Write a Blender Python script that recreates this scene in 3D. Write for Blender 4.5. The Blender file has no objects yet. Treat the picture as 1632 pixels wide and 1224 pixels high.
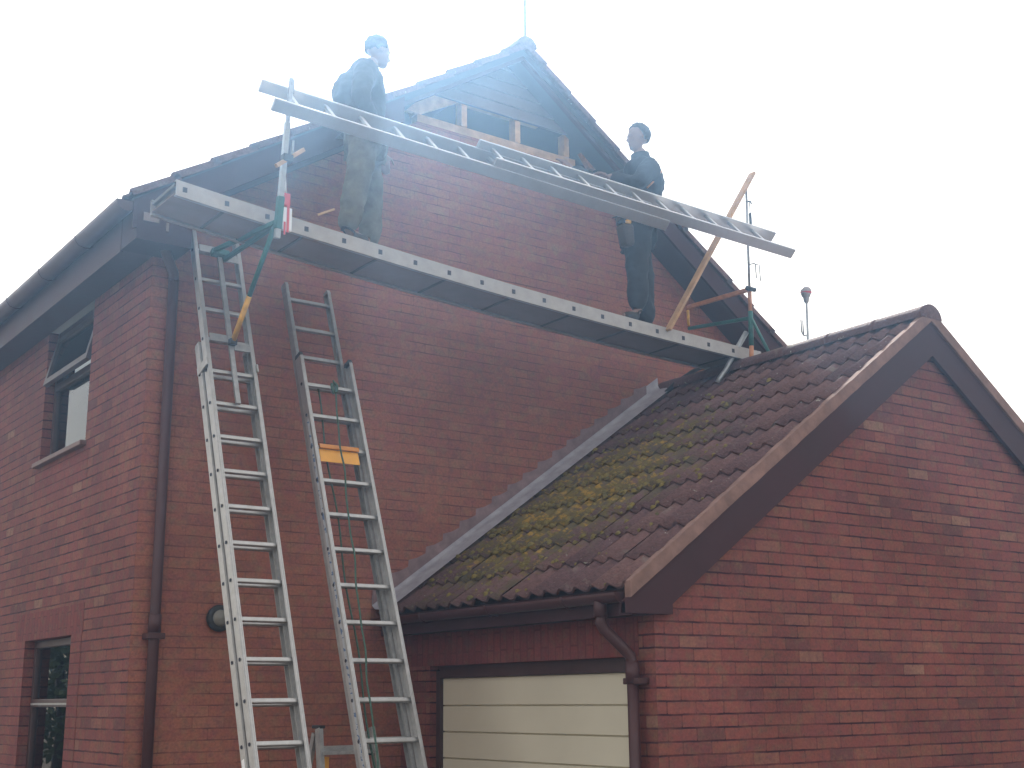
import bpy, bmesh, math, random
from mathutils import Vector, Matrix, Euler
random.seed(7)
sc = bpy.context.scene
R = math.radians
# ---------------------------------------------------------------- camera
cam_d = bpy.data.cameras.new("camera"); cam = bpy.data.objects.new("camera", cam_d)
sc.collection.objects.link(cam)
r_ = Vector((0.81104319, -0.58490729, -0.00961268)); u_ = Vector((-0.13139329, -0.19815561, 0.97132392)); f_ = Vector((0.57003925, 0.78652261, 0.23756566))
cam.matrix_world = Matrix(((r_.x, u_.x, -f_.x, -2.987), (r_.y, u_.y, -f_.y, -8.4), (r_.z, u_.z, -f_.z, 1.6), (0, 0, 0, 1)))
cam_d.sensor_width = 36; cam_d.lens = 45.2; cam_d.clip_start = 0.05; cam_d.clip_end = 2000
sc.camera = cam
# ---------------------------------------------------------------- world
SUN_EL, SUN_AZ = 34.0, 31.0        # azimuth from +Y towards +X
w = bpy.data.worlds.new("World"); sc.world = w; w.use_nodes = True
nt = w.node_tree; nt.nodes.clear()
out = nt.nodes.new("ShaderNodeOutputWorld"); bg = nt.nodes.new("ShaderNodeBackground")
sky = nt.nodes.new("ShaderNodeTexSky"); sky.sky_type = 'NISHITA'; sky.sun_disc = False
sky.sun_elevation = R(SUN_EL); sky.sun_rotation = R(SUN_AZ); sky.dust_density = 3.0; sky.air_density = 1.2
tc = nt.nodes.new("ShaderNodeTexCoord"); mp = nt.nodes.new("ShaderNodeMapping"); mp.inputs['Scale'].default_value = (1, 1, 2.2)
ns = nt.nodes.new("ShaderNodeTexNoise"); ns.inputs['Scale'].default_value = 1.6; ns.inputs['Detail'].default_value = 5; ns.inputs['Roughness'].default_value = .55
cr = nt.nodes.new("ShaderNodeValToRGB"); cr.color_ramp.elements[0].position = .30; cr.color_ramp.elements[0].color = (.70, .70, .70, 1)
cr.color_ramp.elements[1].position = .58; cr.color_ramp.elements[1].color = (1.15, 1.15, 1.15, 1)
mx = nt.nodes.new("ShaderNodeMixRGB"); mx.inputs['Color2'].default_value = (12.3, 11.5, 10.3, 1)
nt.links.new(tc.outputs['Generated'], mp.inputs['Vector']); nt.links.new(mp.outputs[0], ns.inputs['Vector'])
nt.links.new(ns.outputs['Fac'], cr.inputs[0])
# thin cloud is whitest round the sun and lets pale blue through away from it
dt = nt.nodes.new("ShaderNodeVectorMath"); dt.operation = 'DOT_PRODUCT'
dt.inputs[1].default_value = (math.sin(R(SUN_AZ-8))*math.cos(R(SUN_EL)), math.cos(R(SUN_AZ-8))*math.cos(R(SUN_EL)), math.sin(R(SUN_EL)))
mr = nt.nodes.new("ShaderNodeMapRange"); mr.interpolation_type = 'SMOOTHSTEP'
mr.inputs['From Min'].default_value = .78; mr.inputs['From Max'].default_value = .96; mr.inputs['To Min'].default_value = .48; mr.inputs['To Max'].default_value = 1
ml = nt.nodes.new("ShaderNodeMath"); ml.operation = 'MULTIPLY'; ml.use_clamp = True
nt.links.new(tc.outputs['Generated'], dt.inputs[0]); nt.links.new(dt.outputs['Value'], mr.inputs['Value'])
nt.links.new(mr.outputs[0], ml.inputs[0]); nt.links.new(cr.outputs[0], ml.inputs[1]); nt.links.new(ml.outputs[0], mx.inputs['Fac'])
nt.links.new(sky.outputs[0], mx.inputs['Color1']); nt.links.new(mx.outputs[0], bg.inputs['Color'])
bg.inputs['Strength'].default_value = .1
nt.links.new(bg.outputs[0], out.inputs[0])
# ---------------------------------------------------------------- sun
sd = bpy.data.lights.new("sun", 'SUN'); sd.energy = 5.0; sd.angle = R(2); sd.color = (1, .96, .9)
so = bpy.data.objects.new("sun", sd); sc.collection.objects.link(so)
az, el = R(SUN_AZ), R(SUN_EL)
sdir = Vector((math.sin(az)*math.cos(el), math.cos(az)*math.cos(el), math.sin(el)))
so.rotation_euler = sdir.to_track_quat('Z', 'Y').to_euler(); so.location = sdir*30
sc.view_settings.view_transform = 'Standard'; sc.view_settings.look = 'None'
sc.view_settings.exposure = 0.86; sc.view_settings.gamma = 1
try: sc.cycles.volume_bounces = 1
except Exception: pass
GLARE_VEIL = 0.0043  # density of the added volume that stands in for veiling lens glare

# ================================================================ helpers
COL = sc.collection
def N(nt, t, **k):
    n = nt.nodes.new(t)
    for a, b in k.items(): setattr(n, a, b)
    return n
def mat(name, base, rough=.7, metal=0, var=.0, scale=8, bump=0, bscale=40, spec=.4, dirt=None, coord='Object'):
    m = bpy.data.materials.new(name); m.use_nodes = True; t = m.node_tree; b = t.nodes['Principled BSDF']
    b.inputs['Base Color'].default_value = (*base, 1); b.inputs['Roughness'].default_value = rough
    b.inputs['Metallic'].default_value = metal; b.inputs['Specular IOR Level'].default_value = spec
    tc = N(t, 'ShaderNodeTexCoord')
    if var or dirt:
        n = N(t, 'ShaderNodeTexNoise'); n.inputs['Scale'].default_value = scale; n.inputs['Detail'].default_value = 6; n.inputs['Roughness'].default_value = .65
        t.links.new(tc.outputs[coord], n.inputs['Vector'])
        c = N(t, 'ShaderNodeValToRGB'); c.color_ramp.elements[0].position = .3; c.color_ramp.elements[1].position = .7
        c.color_ramp.elements[0].color = (*[x*(1-var) for x in base], 1) if not dirt else (*dirt, 1)
        c.color_ramp.elements[1].color = (*[min(1, x*(1+var)) for x in base], 1)
        t.links.new(n.outputs['Fac'], c.inputs[0]); t.links.new(c.outputs[0], b.inputs['Base Color'])
        mr = N(t, 'ShaderNodeMapRange'); mr.inputs['To Min'].default_value = max(0, rough-.12); mr.inputs['To Max'].default_value = min(1, rough+.12)
        t.links.new(n.outputs['Fac'], mr.inputs['Value']); t.links.new(mr.outputs[0], b.inputs['Roughness'])
    if bump:
        n = N(t, 'ShaderNodeTexNoise'); n.inputs['Scale'].default_value = bscale; n.inputs['Detail'].default_value = 4
        t.links.new(tc.outputs[coord], n.inputs['Vector'])
        bp = N(t, 'ShaderNodeBump'); bp.inputs['Strength'].default_value = bump; bp.inputs['Distance'].default_value = .01
        t.links.new(n.outputs['Fac'], bp.inputs['Height']); t.links.new(bp.outputs[0], b.inputs['Normal'])
    return m

def brick_mat(name, stops, mortar, swap=False, offs=(0, 0), mort=.0065, stain=.18, bump=.55, jmin=.35):
    """brickwork in metres from the UV map: 225 x 75 mm gauge"""
    m = bpy.data.materials.new(name); m.use_nodes = True; t = m.node_tree; b = t.nodes['Principled BSDF']
    b.inputs['Roughness'].default_value = .88; b.inputs['Specular IOR Level'].default_value = .25
    tc = N(t, 'ShaderNodeTexCoord'); mp = N(t, 'ShaderNodeMapping'); mp.inputs['Location'].default_value = (offs[0], offs[1], 0)
    if swap: mp.inputs['Rotation'].default_value = (0, 0, R(90))
    t.links.new(tc.outputs['UV'], mp.inputs['Vector'])
    # slight wobble of the joints
    wn = N(t, 'ShaderNodeTexNoise'); wn.inputs['Scale'].default_value = 9; wn.inputs['Detail'].default_value = 3
    t.links.new(mp.outputs[0], wn.inputs['Vector'])
    ws = N(t, 'ShaderNodeVectorMath', operation='SUBTRACT'); ws.inputs[1].default_value = (.5, .5, .5)
    t.links.new(wn.outputs['Color'], ws.inputs[0])
    wm = N(t, 'ShaderNodeVectorMath', operation='SCALE'); wm.inputs['Scale'].default_value = .008; t.links.new(ws.outputs[0], wm.inputs[0])
    wa = N(t, 'ShaderNodeVectorMath', operation='ADD'); t.links.new(mp.outputs[0], wa.inputs[0]); t.links.new(wm.outputs[0], wa.inputs[1])
    br = N(t, 'ShaderNodeTexBrick'); br.offset = .5; br.squash = 1
    br.inputs['Color1'].default_value = (0, 0, 0, 1); br.inputs['Color2'].default_value = (1, 1, 1, 1); br.inputs['Mortar'].default_value = (.5, .5, .5, 1)
    br.inputs['Scale'].default_value = 1; br.inputs['Mortar Size'].default_value = mort; br.inputs['Mortar Smooth'].default_value = .35
    br.inputs['Brick Width'].default_value = .225; br.inputs['Row Height'].default_value = .075
    t.links.new(wa.outputs[0], br.inputs['Vector'])
    cr = N(t, 'ShaderNodeValToRGB'); e = cr.color_ramp.elements
    e[0].position = stops[0][0]; e[0].color = (*stops[0][1], 1); e[1].position = stops[-1][0]; e[1].color = (*stops[-1][1], 1)
    for p, c in stops[1:-1]:
        q = e.new(p); q.color = (*c, 1)
    t.links.new(br.outputs['Color'], cr.inputs[0])
    # large soft patches + fine grain
    n1 = N(t, 'ShaderNodeTexNoise'); n1.inputs['Scale'].default_value = .9; n1.inputs['Detail'].default_value = 5
    n2 = N(t, 'ShaderNodeTexNoise'); n2.inputs['Scale'].default_value = 55; n2.inputs['Detail'].default_value = 5; n2.inputs['Roughness'].default_value = .7
    t.links.new(mp.outputs[0], n1.inputs['Vector']); t.links.new(mp.outputs[0], n2.inputs['Vector'])
    hs = N(t, 'ShaderNodeHueSaturation')
    a = N(t, 'ShaderNodeMapRange'); a.inputs['From Min'].default_value = .3; a.inputs['From Max'].default_value = .7
    a.inputs['To Min'].default_value = 1-stain; a.inputs['To Max'].default_value = 1+stain; t.links.new(n1.outputs['Fac'], a.inputs['Value'])
    a2 = N(t, 'ShaderNodeMapRange'); a2.inputs['From Min'].default_value = .3; a2.inputs['From Max'].default_value = .7
    a2.inputs['To Min'].default_value = .78; a2.inputs['To Max'].default_value = 1.22; t.links.new(n2.outputs['Fac'], a2.inputs['Value'])
    mu = N(t, 'ShaderNodeMath', operation='MULTIPLY'); t.links.new(a.outputs[0], mu.inputs[0]); t.links.new(a2.outputs[0], mu.inputs[1])
    t.links.new(mu.outputs[0], hs.inputs['Value'])
    lastc = cr.outputs[0]; mv = sum(c_[0] for p_, c_ in stops)/len(stops)
    for sc3, off, colr, amt in ((11, 0, (mv*.82, mv*.50, mv*.30), .62), (8, 7.3, (mv*.88, mv*.27, mv*.30), .5), (26, 3.1, (mv*.52, mv*.27, mv*.26), .5)):
        mo = N(t, 'ShaderNodeVectorMath', operation='ADD'); mo.inputs[1].default_value = (off, off, off); t.links.new(mp.outputs[0], mo.inputs[0])
        nn_ = N(t, 'ShaderNodeTexNoise'); nn_.inputs['Scale'].default_value = sc3; nn_.inputs['Detail'].default_value = 5; nn_.inputs['Roughness'].default_value = .6
        t.links.new(mo.outputs[0], nn_.inputs['Vector'])
        rr_ = N(t, 'ShaderNodeMapRange'); rr_.inputs['From Min'].default_value = .48; rr_.inputs['From Max'].default_value = .68; rr_.inputs['To Max'].default_value = amt
        t.links.new(nn_.outputs['Fac'], rr_.inputs['Value'])
        m3 = N(t, 'ShaderNodeMixRGB'); m3.inputs['Color2'].default_value = (*colr, 1); t.links.new(rr_.outputs[0], m3.inputs['Fac']); t.links.new(lastc, m3.inputs['Color1']); lastc = m3.outputs[0]
    t.links.new(lastc, hs.inputs['Color'])
    # bed joints are raked, perpends nearly flush: mortar thins out by noise
    n3 = N(t, 'ShaderNodeTexNoise'); n3.inputs['Scale'].default_value = 4.5; n3.inputs['Detail'].default_value = 4
    t.links.new(mp.outputs[0], n3.inputs['Vector'])
    a3 = N(t, 'ShaderNodeMapRange'); a3.inputs['From Min'].default_value = .35; a3.inputs['From Max'].default_value = .62; a3.inputs['To Min'].default_value = jmin
    t.links.new(n3.outputs['Fac'], a3.inputs['Value'])
    # vertical joints weaker
    sx = N(t, 'ShaderNodeSeparateXYZ'); t.links.new(wa.outputs[0], sx.inputs[0])
    fr = N(t, 'ShaderNodeMath', operation='PINGPONG'); fr.inputs[1].default_value = .0375; t.links.new(sx.outputs['Y'], fr.inputs[0])
    bed = N(t, 'ShaderNodeMapRange'); bed.inputs['From Min'].default_value = .007; bed.inputs['From Max'].default_value = .011
    bed.inputs['To Min'].default_value = 1; bed.inputs['To Max'].default_value = .38 if not swap else 1; t.links.new(fr.outputs[0], bed.inputs['Value'])
    mf = N(t, 'ShaderNodeMath', operation='MULTIPLY'); t.links.new(br.outputs['Fac'], mf.inputs[0]); t.links.new(a3.outputs[0], mf.inputs[1])
    mf2 = N(t, 'ShaderNodeMath', operation='MULTIPLY'); t.links.new(mf.outputs[0], mf2.inputs[0]); t.links.new(bed.outputs[0], mf2.inputs[1])
    mx = N(t, 'ShaderNodeMixRGB'); mx.inputs['Color2'].default_value = (*mortar, 1)
    t.links.new(mf2.outputs[0], mx.inputs['Fac']); t.links.new(hs.outputs[0], mx.inputs['Color1']); t.links.new(mx.outputs[0], b.inputs['Base Color'])
    inv = N(t, 'ShaderNodeMath', operation='MULTIPLY_ADD'); inv.inputs[1].default_value = -1; inv.inputs[2].default_value = 1
    t.links.new(mf2.outputs[0], inv.inputs[0])
    ad = N(t, 'ShaderNodeMath', operation='MULTIPLY_ADD'); ad.inputs[1].default_value = .25; t.links.new(n2.outputs['Fac'], ad.inputs[0]); t.links.new(inv.outputs[0], ad.inputs[2])
    bp = N(t, 'ShaderNodeBump'); bp.inputs['Strength'].default_value = bump; bp.inputs['Distance'].default_value = .008
    t.links.new(ad.outputs[0], bp.inputs['Height']); t.links.new(bp.outputs[0], b.inputs['Normal'])
    return m

def print_mat():
    m = mat('faded_blue_print', (.30, .33, .38), .5); t = m.node_tree; b = t.nodes['Principled BSDF']
    tc = N(t, 'ShaderNodeTexCoord'); mp = N(t, 'ShaderNodeMapping'); mp.inputs['Scale'].default_value = (10, 10, 34); n = N(t, 'ShaderNodeTexNoise'); n.inputs['Scale'].default_value = 1; n.inputs['Detail'].default_value = 2
    c = N(t, 'ShaderNodeValToRGB'); c.color_ramp.interpolation = 'CONSTANT'; c.color_ramp.elements[0].color = (.40, .41, .43, 1); c.color_ramp.elements[1].color = (.10, .15, .25, 1); c.color_ramp.elements[1].position = .54
    t.links.new(tc.outputs['Object'], mp.inputs[0]); t.links.new(mp.outputs[0], n.inputs['Vector']); t.links.new(n.outputs['Fac'], c.inputs[0]); t.links.new(c.outputs[0], b.inputs['Base Color'])
    return m
M_print = print_mat()
class MB:
    def __init__(s): s.v = []; s.f = []; s.sm = []
    def add(s, vs, fs, smooth=False):
        o = len(s.v); s.v += [tuple(v) for v in vs]; s.f += [tuple(i+o for i in f) for f in fs]; s.sm += [smooth]*len(fs); return s
    def box(s, x0, x1, y0, y1, z0, z1):
        return s.obox(Vector(((x0+x1)/2, (y0+y1)/2, (z0+z1)/2)), (1, 0, 0), (0, 1, 0), (0, 0, 1), abs(x1-x0), abs(y1-y0), abs(z1-z0))
    def obox(s, c, ax, ay, az, lx, ly, lz, taper=1):
        c = Vector(c); ax, ay, az = Vector(ax).normalized(), Vector(ay).normalized(), Vector(az).normalized()
        vs = []
        for k in (-.5, .5):
            for j, i in ((-.5, -.5), (-.5, .5), (.5, .5), (.5, -.5)):
                q = taper if k > 0 else 1
                vs.append(c+ax*lx*i*q+ay*ly*j*q+az*lz*k)
        return s.add(vs, [(3, 2, 1, 0), (4, 5, 6, 7), (0, 1, 5, 4), (1, 2, 6, 5), (2, 3, 7, 6), (3, 0, 4, 7)])
    def beam(s, p0, p1, up, wd, ht):
        p0, p1 = Vector(p0), Vector(p1); d = (p1-p0); L = d.length; d.normalize()
        side = d.cross(Vector(up)).normalized(); u = side.cross(d).normalized()
        return s.obox((p0+p1)/2, side, u, d, wd, ht, L)
    def tube(s, p0, p1, r, n=12, r2=None):
        return s.path([p0, p1], r, n, r2)
    def path(s, pts, r, n=10, r2=None):
        pts = [Vector(p) for p in pts]; m = len(pts); vs = []; prev = None
        for i, p in enumerate(pts):
            d = (pts[min(i+1, m-1)]-pts[max(i-1, 0)]).normalized()
            if prev is None:
                a = d.orthogonal().normalized()
            else:
                a = (prev-d*prev.dot(d)).normalized()
            prev = a; b = d.cross(a); rr = r if r2 is None else r+(r2-r)*i/(m-1)
            vs += [p+(a*math.cos(2*math.pi*k/n)+b*math.sin(2*math.pi*k/n))*rr for k in range(n)]
        fs = []
        for i in range(m-1):
            for k in range(n):
                fs.append((i*n+k, i*n+(k+1) % n, (i+1)*n+(k+1) % n, (i+1)*n+k))
        o = len(s.v); s.add(vs, fs, True)
        s.f.append(tuple(o+k for k in reversed(range(n)))); s.f.append(tuple(o+(m-1)*n+k for k in range(n))); s.sm += [False, False]
        return s
    def prism(s, poly, d):
        """poly: list of 3D points (planar), extruded by vector d"""
        poly = [Vector(p) for p in poly]; d = Vector(d); n = len(poly)
        s.add(poly+[p+d for p in poly], [tuple(reversed(range(n))), tuple(range(n, 2*n))]+[(i, (i+1) % n, n+(i+1) % n, n+i) for i in range(n)])
        return s
    def ball(s, c, r, n=12, sc_=(1, 1, 1)):
        c = Vector(c); vs = []; fs = []
        m = n//2
        for i in range(m+1):
            th = math.pi*i/m
            for k in range(n):
                ph = 2*math.pi*k/n
                vs.append(c+Vector((math.sin(th)*math.cos(ph)*sc_[0], math.sin(th)*math.sin(ph)*sc_[1], math.cos(th)*sc_[2]))*r)
        for i in range(m):
            for k in range(n): fs.append((i*n+k, (i+1)*n+k, (i+1)*n+(k+1) % n, i*n+(k+1) % n))
        return s.add(vs, fs, True)
    def lathe(s, c, axis, prof, n=20):
        c = Vector(c); ax = Vector(axis).normalized(); a = ax.orthogonal().normalized(); b = ax.cross(a); vs = []; fs = []
        for h, r in prof:
            for k in range(n): vs.append(c+ax*h+(a*math.cos(2*math.pi*k/n)+b*math.sin(2*math.pi*k/n))*r)
        for i in range(len(prof)-1):
            for k in range(n): fs.append((i*n+k, i*n+(k+1) % n, (i+1)*n+(k+1) % n, (i+1)*n+k))
        return s.add(vs, fs, True)
    def build(s, name, m, parent=None, bevel=0, fix=True):
        me = bpy.data.meshes.new(name); me.from_pydata(s.v, [], s.f); me.polygons.foreach_set('use_smooth', s.sm)
        if fix:
            bm = bmesh.new(); bm.from_mesh(me)
            if not any(s.sm): bmesh.ops.recalc_face_normals(bm, faces=bm.faces)
            else: bmesh.ops.recalc_face_normals(bm, faces=bm.faces)
            bm.to_mesh(me); bm.free()
        uv = me.uv_layers.new(name='UVMap')
        for p in me.polygons:
            nx, ny, nz = (abs(c) for c in p.normal)
            for li in p.loop_indices:
                c = me.vertices[me.loops[li].vertex_index].co
                uv.data[li].uv = (c.x, c.z) if (ny >= nx and ny >= nz*.7) else ((c.y, c.z) if nx >= nz*.7 else (c.x, c.y))
        me.materials.append(m); o = bpy.data.objects.new(name, me); COL.objects.link(o)
        if parent: o.parent = parent
        if bevel:
            b = o.modifiers.new('bevel', 'BEVEL'); b.width = bevel; b.segments = 2; b.limit_method = 'ANGLE'; b.angle_limit = R(40)
        return o
def tag(o, label, cat=None, group=None, kind=None):
    if label: o['label'] = label
    if cat: o['category'] = cat
    if group: o['group'] = group
    if kind: o['kind'] = kind
    return o
def thing(name, label, cat, group=None):
    o = bpy.data.objects.new(name, None); o.empty_display_size = .1; COL.objects.link(o); return tag(o, label, cat, group)

# ================================================================ materials
BR = [(0.0, (.115, .044, .043)), (.08, (.155, .048, .044)), (.35, (.185, .055, .047)), (.6, (.200, .061, .049)), (.92, (.205, .072, .053)), (.985, (.21, .090, .065)), (1.0, (.24, .130, .09))]
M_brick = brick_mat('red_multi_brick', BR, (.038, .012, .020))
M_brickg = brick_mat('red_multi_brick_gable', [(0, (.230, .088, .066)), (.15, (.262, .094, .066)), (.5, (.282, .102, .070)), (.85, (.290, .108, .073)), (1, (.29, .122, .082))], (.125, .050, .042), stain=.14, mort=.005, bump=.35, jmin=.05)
M_soldier = brick_mat('red_soldier_brick', [(0, (.15, .036, .036)), (.5, (.175, .043, .039)), (1, (.19, .050, .043))], (.10, .030, .030), swap=True, stain=.08, bump=.35)
M_fascia = mat('brown_painted_timber', (.055, .022, .024), .6, spec=.2, var=.22, scale=3, bump=.1)
M_barge = mat('dark_brown_barge_paint', (.045, .017, .020), .6, spec=.15, var=.15, scale=2.5)
M_gutter = mat('brown_plastic', (.060, .024, .025), .45, spec=.3, var=.12, scale=6)
M_frame = mat('dark_brown_window_stain', (.055, .028, .026), .42, var=.2, scale=9)
M_sill = mat('weathered_sill', (.15, .085, .075), .6, var=.25, scale=14)
M_clad = mat('brown_weatherboard', (.13, .09, .08), .55, var=.12, scale=4)
M_timber = mat('new_softwood', (.52, .30, .14), .75, var=.22, scale=11, bump=.1)
M_timber_o = mat('aged_softwood', (.42, .25, .13), .8, var=.25, scale=9)
M_board = mat('grey_plywood', (.10, .085, .075), .8, var=.25, scale=7)
M_al = mat('aluminium_mill', (.45, .44, .43), .48, .8, var=.14, scale=18, bump=.05, bscale=120)
M_al2 = mat('aluminium_worn', (.33, .325, .32), .5, .7, var=.2, scale=22, bump=.06, bscale=90)
M_stage = mat('stage_side_aluminium', (.40, .375, .36), .6, .1, var=.06, scale=9, dirt=(.31, .29, .28))
M_black = mat('black_rubber', (.02, .02, .022), .6)
M_hole = mat('dark_square_hole', (.045, .045, .06), .8)
M_green = mat('green_paint', (.02, .11, .095), .45, var=.25, scale=16)
M_yellow = mat('yellow_paint', (.62, .33, .04), .5, var=.2, scale=20, dirt=(.40, .22, .05))
M_orange = mat('orange_plastic', (.72, .34, .05), .45, var=.08, scale=10)
M_rust = mat('orange_primer_steel', (.46, .20, .10), .6, var=.25, scale=24)
M_steel = mat('galvanised_steel', (.33, .34, .35), .5, .6, var=.2, scale=25)
M_red = mat('red_plastic', (.55, .05, .06), .45, var=.1)
M_white = mat('white_plastic', (.78, .76, .76), .45, var=.06)
M_rope = mat('green_rope', (.055, .10, .075), .9, var=.3, scale=60, bump=.4, bscale=200)
M_lead = mat('lead_flashing', (.34, .33, .36), .55, .1, var=.15, scale=7, dirt=(.24, .22, .25))
M_leadw = mat('lead_steps_weathered', (.19, .125, .13), .7, var=.35, scale=7)
M_door = mat('cream_door_enamel', (.60, .55, .43), .42, var=.035, scale=2)
M_verge = mat('verge_mortar_and_tile_edge', (.20, .115, .095), .9, var=.28, scale=7, bump=.5, bscale=30)
M_skin = mat('skin', (.20, .112, .085), .55, var=.06, scale=20)
M_hair = mat('dark_hair', (.035, .026, .022), .8, var=.3, scale=60, bump=.6, bscale=90)
M_jacket = mat('dark_olive_jacket', (.042, .042, .038), .85, var=.25, scale=9, bump=.2, bscale=30)
M_jacket2 = mat('black_fleece', (.018, .018, .022), .9, var=.25, scale=9, bump=.2, bscale=30)
M_trous = mat('khaki_work_trousers', (.115, .105, .080), .9, var=.35, scale=8, bump=.25, bscale=24)
M_trous2 = mat('black_work_trousers', (.022, .022, .026), .9, var=.3, scale=8, bump=.2, bscale=24)
M_boot = mat('brown_boot_leather', (.028, .022, .019), .7, var=.2)
M_leather = mat('tool_bag_leather', (.06, .04, .03), .75, var=.3)
M_blind = mat('white_blind', (.85, .87, .88), .6)
M_pale = mat('weathered_pale_timber', (.19, .15, .14), .8, var=.2)
M_int = mat('dark_plaster', (.10, .09, .085), .95)
M_conc = mat('brown_block_paving', (.17, .14, .12), .9, var=.2, scale=2, bump=.3, bscale=12)

def glass_mat():
    m = bpy.data.materials.new('window_glass'); m.use_nodes = True; t = m.node_tree; t.nodes.clear()
    o = N(t, 'ShaderNodeOutputMaterial'); g = N(t, 'ShaderNodeBsdfGlossy'); g.inputs['Roughness'].default_value = .01
    tr = N(t, 'ShaderNodeBsdfTransparent'); tr.inputs['Color'].default_value = (.97, .98, .98, 1)
    fr = N(t, 'ShaderNodeFresnel'); fr.inputs['IOR'].default_value = 1.5; mx = N(t, 'ShaderNodeMixShader')
    t.links.new(fr.outputs[0], mx.inputs[0]); t.links.new(tr.outputs[0], mx.inputs[1]); t.links.new(g.outputs[0], mx.inputs[2]); t.links.new(mx.outputs[0], o.inputs[0])
    return m
M_glass = glass_mat()

def tile_mat(name, moss=True):
    m = bpy.data.materials.new(name); m.use_nodes = True; t = m.node_tree; b = t.nodes['Principled BSDF']
    b.inputs['Roughness'].default_value = .82; b.inputs['Specular IOR Level'].default_value = .35
    tc = N(t, 'ShaderNodeTexCoord'); at = N(t, 'ShaderNodeAttribute'); at.attribute_name = 'tone'
    cr = N(t, 'ShaderNodeValToRGB'); e = cr.color_ramp.elements
    e[0].color = (.095, .048, .050, 1); e[1].color = (.138, .070, .064, 1); q = e.new(.5); q.color = (.115, .058, .056, 1)
    t.links.new(at.outputs['Fac'], cr.inputs[0])
    n2 = N(t, 'ShaderNodeTexNoise'); n2.inputs['Scale'].default_value = 38; n2.inputs['Detail'].default_value = 6; n2.inputs['Roughness'].default_value = .7
    t.links.new(tc.outputs['Object'], n2.inputs['Vector'])
    a = N(t, 'ShaderNodeMapRange'); a.inputs['From Min'].default_value = .3; a.inputs['From Max'].default_value = .7; a.inputs['To Min'].default_value = .65; a.inputs['To Max'].default_value = 1.35
    t.links.new(n2.outputs['Fac'], a.inputs['Value'])
    hs = N(t, 'ShaderNodeHueSaturation'); t.links.new(cr.outputs[0], hs.inputs['Color']); t.links.new(a.outputs[0], hs.inputs['Value'])
    last = hs.outputs[0]
    def layer(last, scale, lo, hi, colr, mask=None, detail=5):
        n = N(t, 'ShaderNodeTexNoise'); n.inputs['Scale'].default_value = scale; n.inputs['Detail'].default_value = detail; n.inputs['Roughness'].default_value = .62
        t.links.new(tc.outputs['Object'], n.inputs['Vector'])
        r = N(t, 'ShaderNodeMapRange'); r.inputs['From Min'].default_value = lo; r.inputs['From Max'].default_value = hi
        src = n.outputs['Fac']
        if mask:
            ad = N(t, 'ShaderNodeMath', operation='ADD'); t.links.new(src, ad.inputs[0]); t.links.new(mask, ad.inputs[1]); src = ad.outputs[0]
        t.links.new(src, r.inputs['Value'])
        mx = N(t, 'ShaderNodeMixRGB'); t.links.new(r.outputs[0], mx.inputs['Fac']); t.links.new(last, mx.inputs['Color1']); mx.inputs['Color2'].default_value = (*colr, 1)
        return mx.outputs[0]
    # lichen specks everywhere
    last = layer(last, 22, .66, .72, (.36, .34, .28))
    last = layer(last, 7, .60, .75, (.17, .13, .11))
    if moss:
        # moss grows in the lower half beside the house wall (object coordinates = metres)
        sx = N(t, 'ShaderNodeSeparateXYZ'); t.links.new(tc.outputs['Object'], sx.inputs[0])
        def bell(sock, c, wd):
            s1 = N(t, 'ShaderNodeMath', operation='SUBTRACT'); s1.inputs[1].default_value = c; t.links.new(sock, s1.inputs[0])
            s2 = N(t, 'ShaderNodeMath', operation='DIVIDE'); s2.inputs[1].default_value = wd; t.links.new(s1.outputs[0], s2.inputs[0])
            s3 = N(t, 'ShaderNodeMath', operation='MULTIPLY'); t.links.new(s2.outputs[0], s3.inputs[0]); t.links.new(s2.outputs[0], s3.inputs[1])
            return s3.outputs[0]
        bx = bell(sx.outputs['X'], 3.0, 1.20); by = bell(sx.outputs['Y'], -.95, 1.15)
        ad = N(t, 'ShaderNodeMath', operation='ADD'); t.links.new(bx, ad.inputs[0]); t.links.new(by, ad.inputs[1])
        mk = N(t, 'ShaderNodeMath', operation='MULTIPLY_ADD'); mk.inputs[1].default_value = -.20; mk.inputs[2].default_value = .10; t.links.new(ad.outputs[0], mk.inputs[0])
        last = layer(last, 5.5, .40, .60, (.085, .065, .038), mk.outputs[0])
        last = layer(last, 13, .50, .62, (.125, .092, .022), mk.outputs[0], 7)
        last = layer(last, 19, .58, .68, (.29, .17, .025), mk.outputs[0], 7)
    t.links.new(last, b.inputs['Base Color'])
    n4 = N(t, 'ShaderNodeTexNoise'); n4.inputs['Scale'].default_value = 60; n4.inputs['Detail'].default_value = 5; t.links.new(tc.outputs['Object'], n4.inputs['Vector'])
    bp = N(t, 'ShaderNodeBump'); bp.inputs['Strength'].default_value = .6; bp.inputs['Distance'].default_value = .012
    t.links.new(n4.outputs['Fac'], bp.inputs['Height']); t.links.new(bp.outputs[0], b.inputs['Normal'])
    return m
M_tile = tile_mat('concrete_roof_tile_mossy', True)
M_tile2 = tile_mat('concrete_roof_tile', False)

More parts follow.
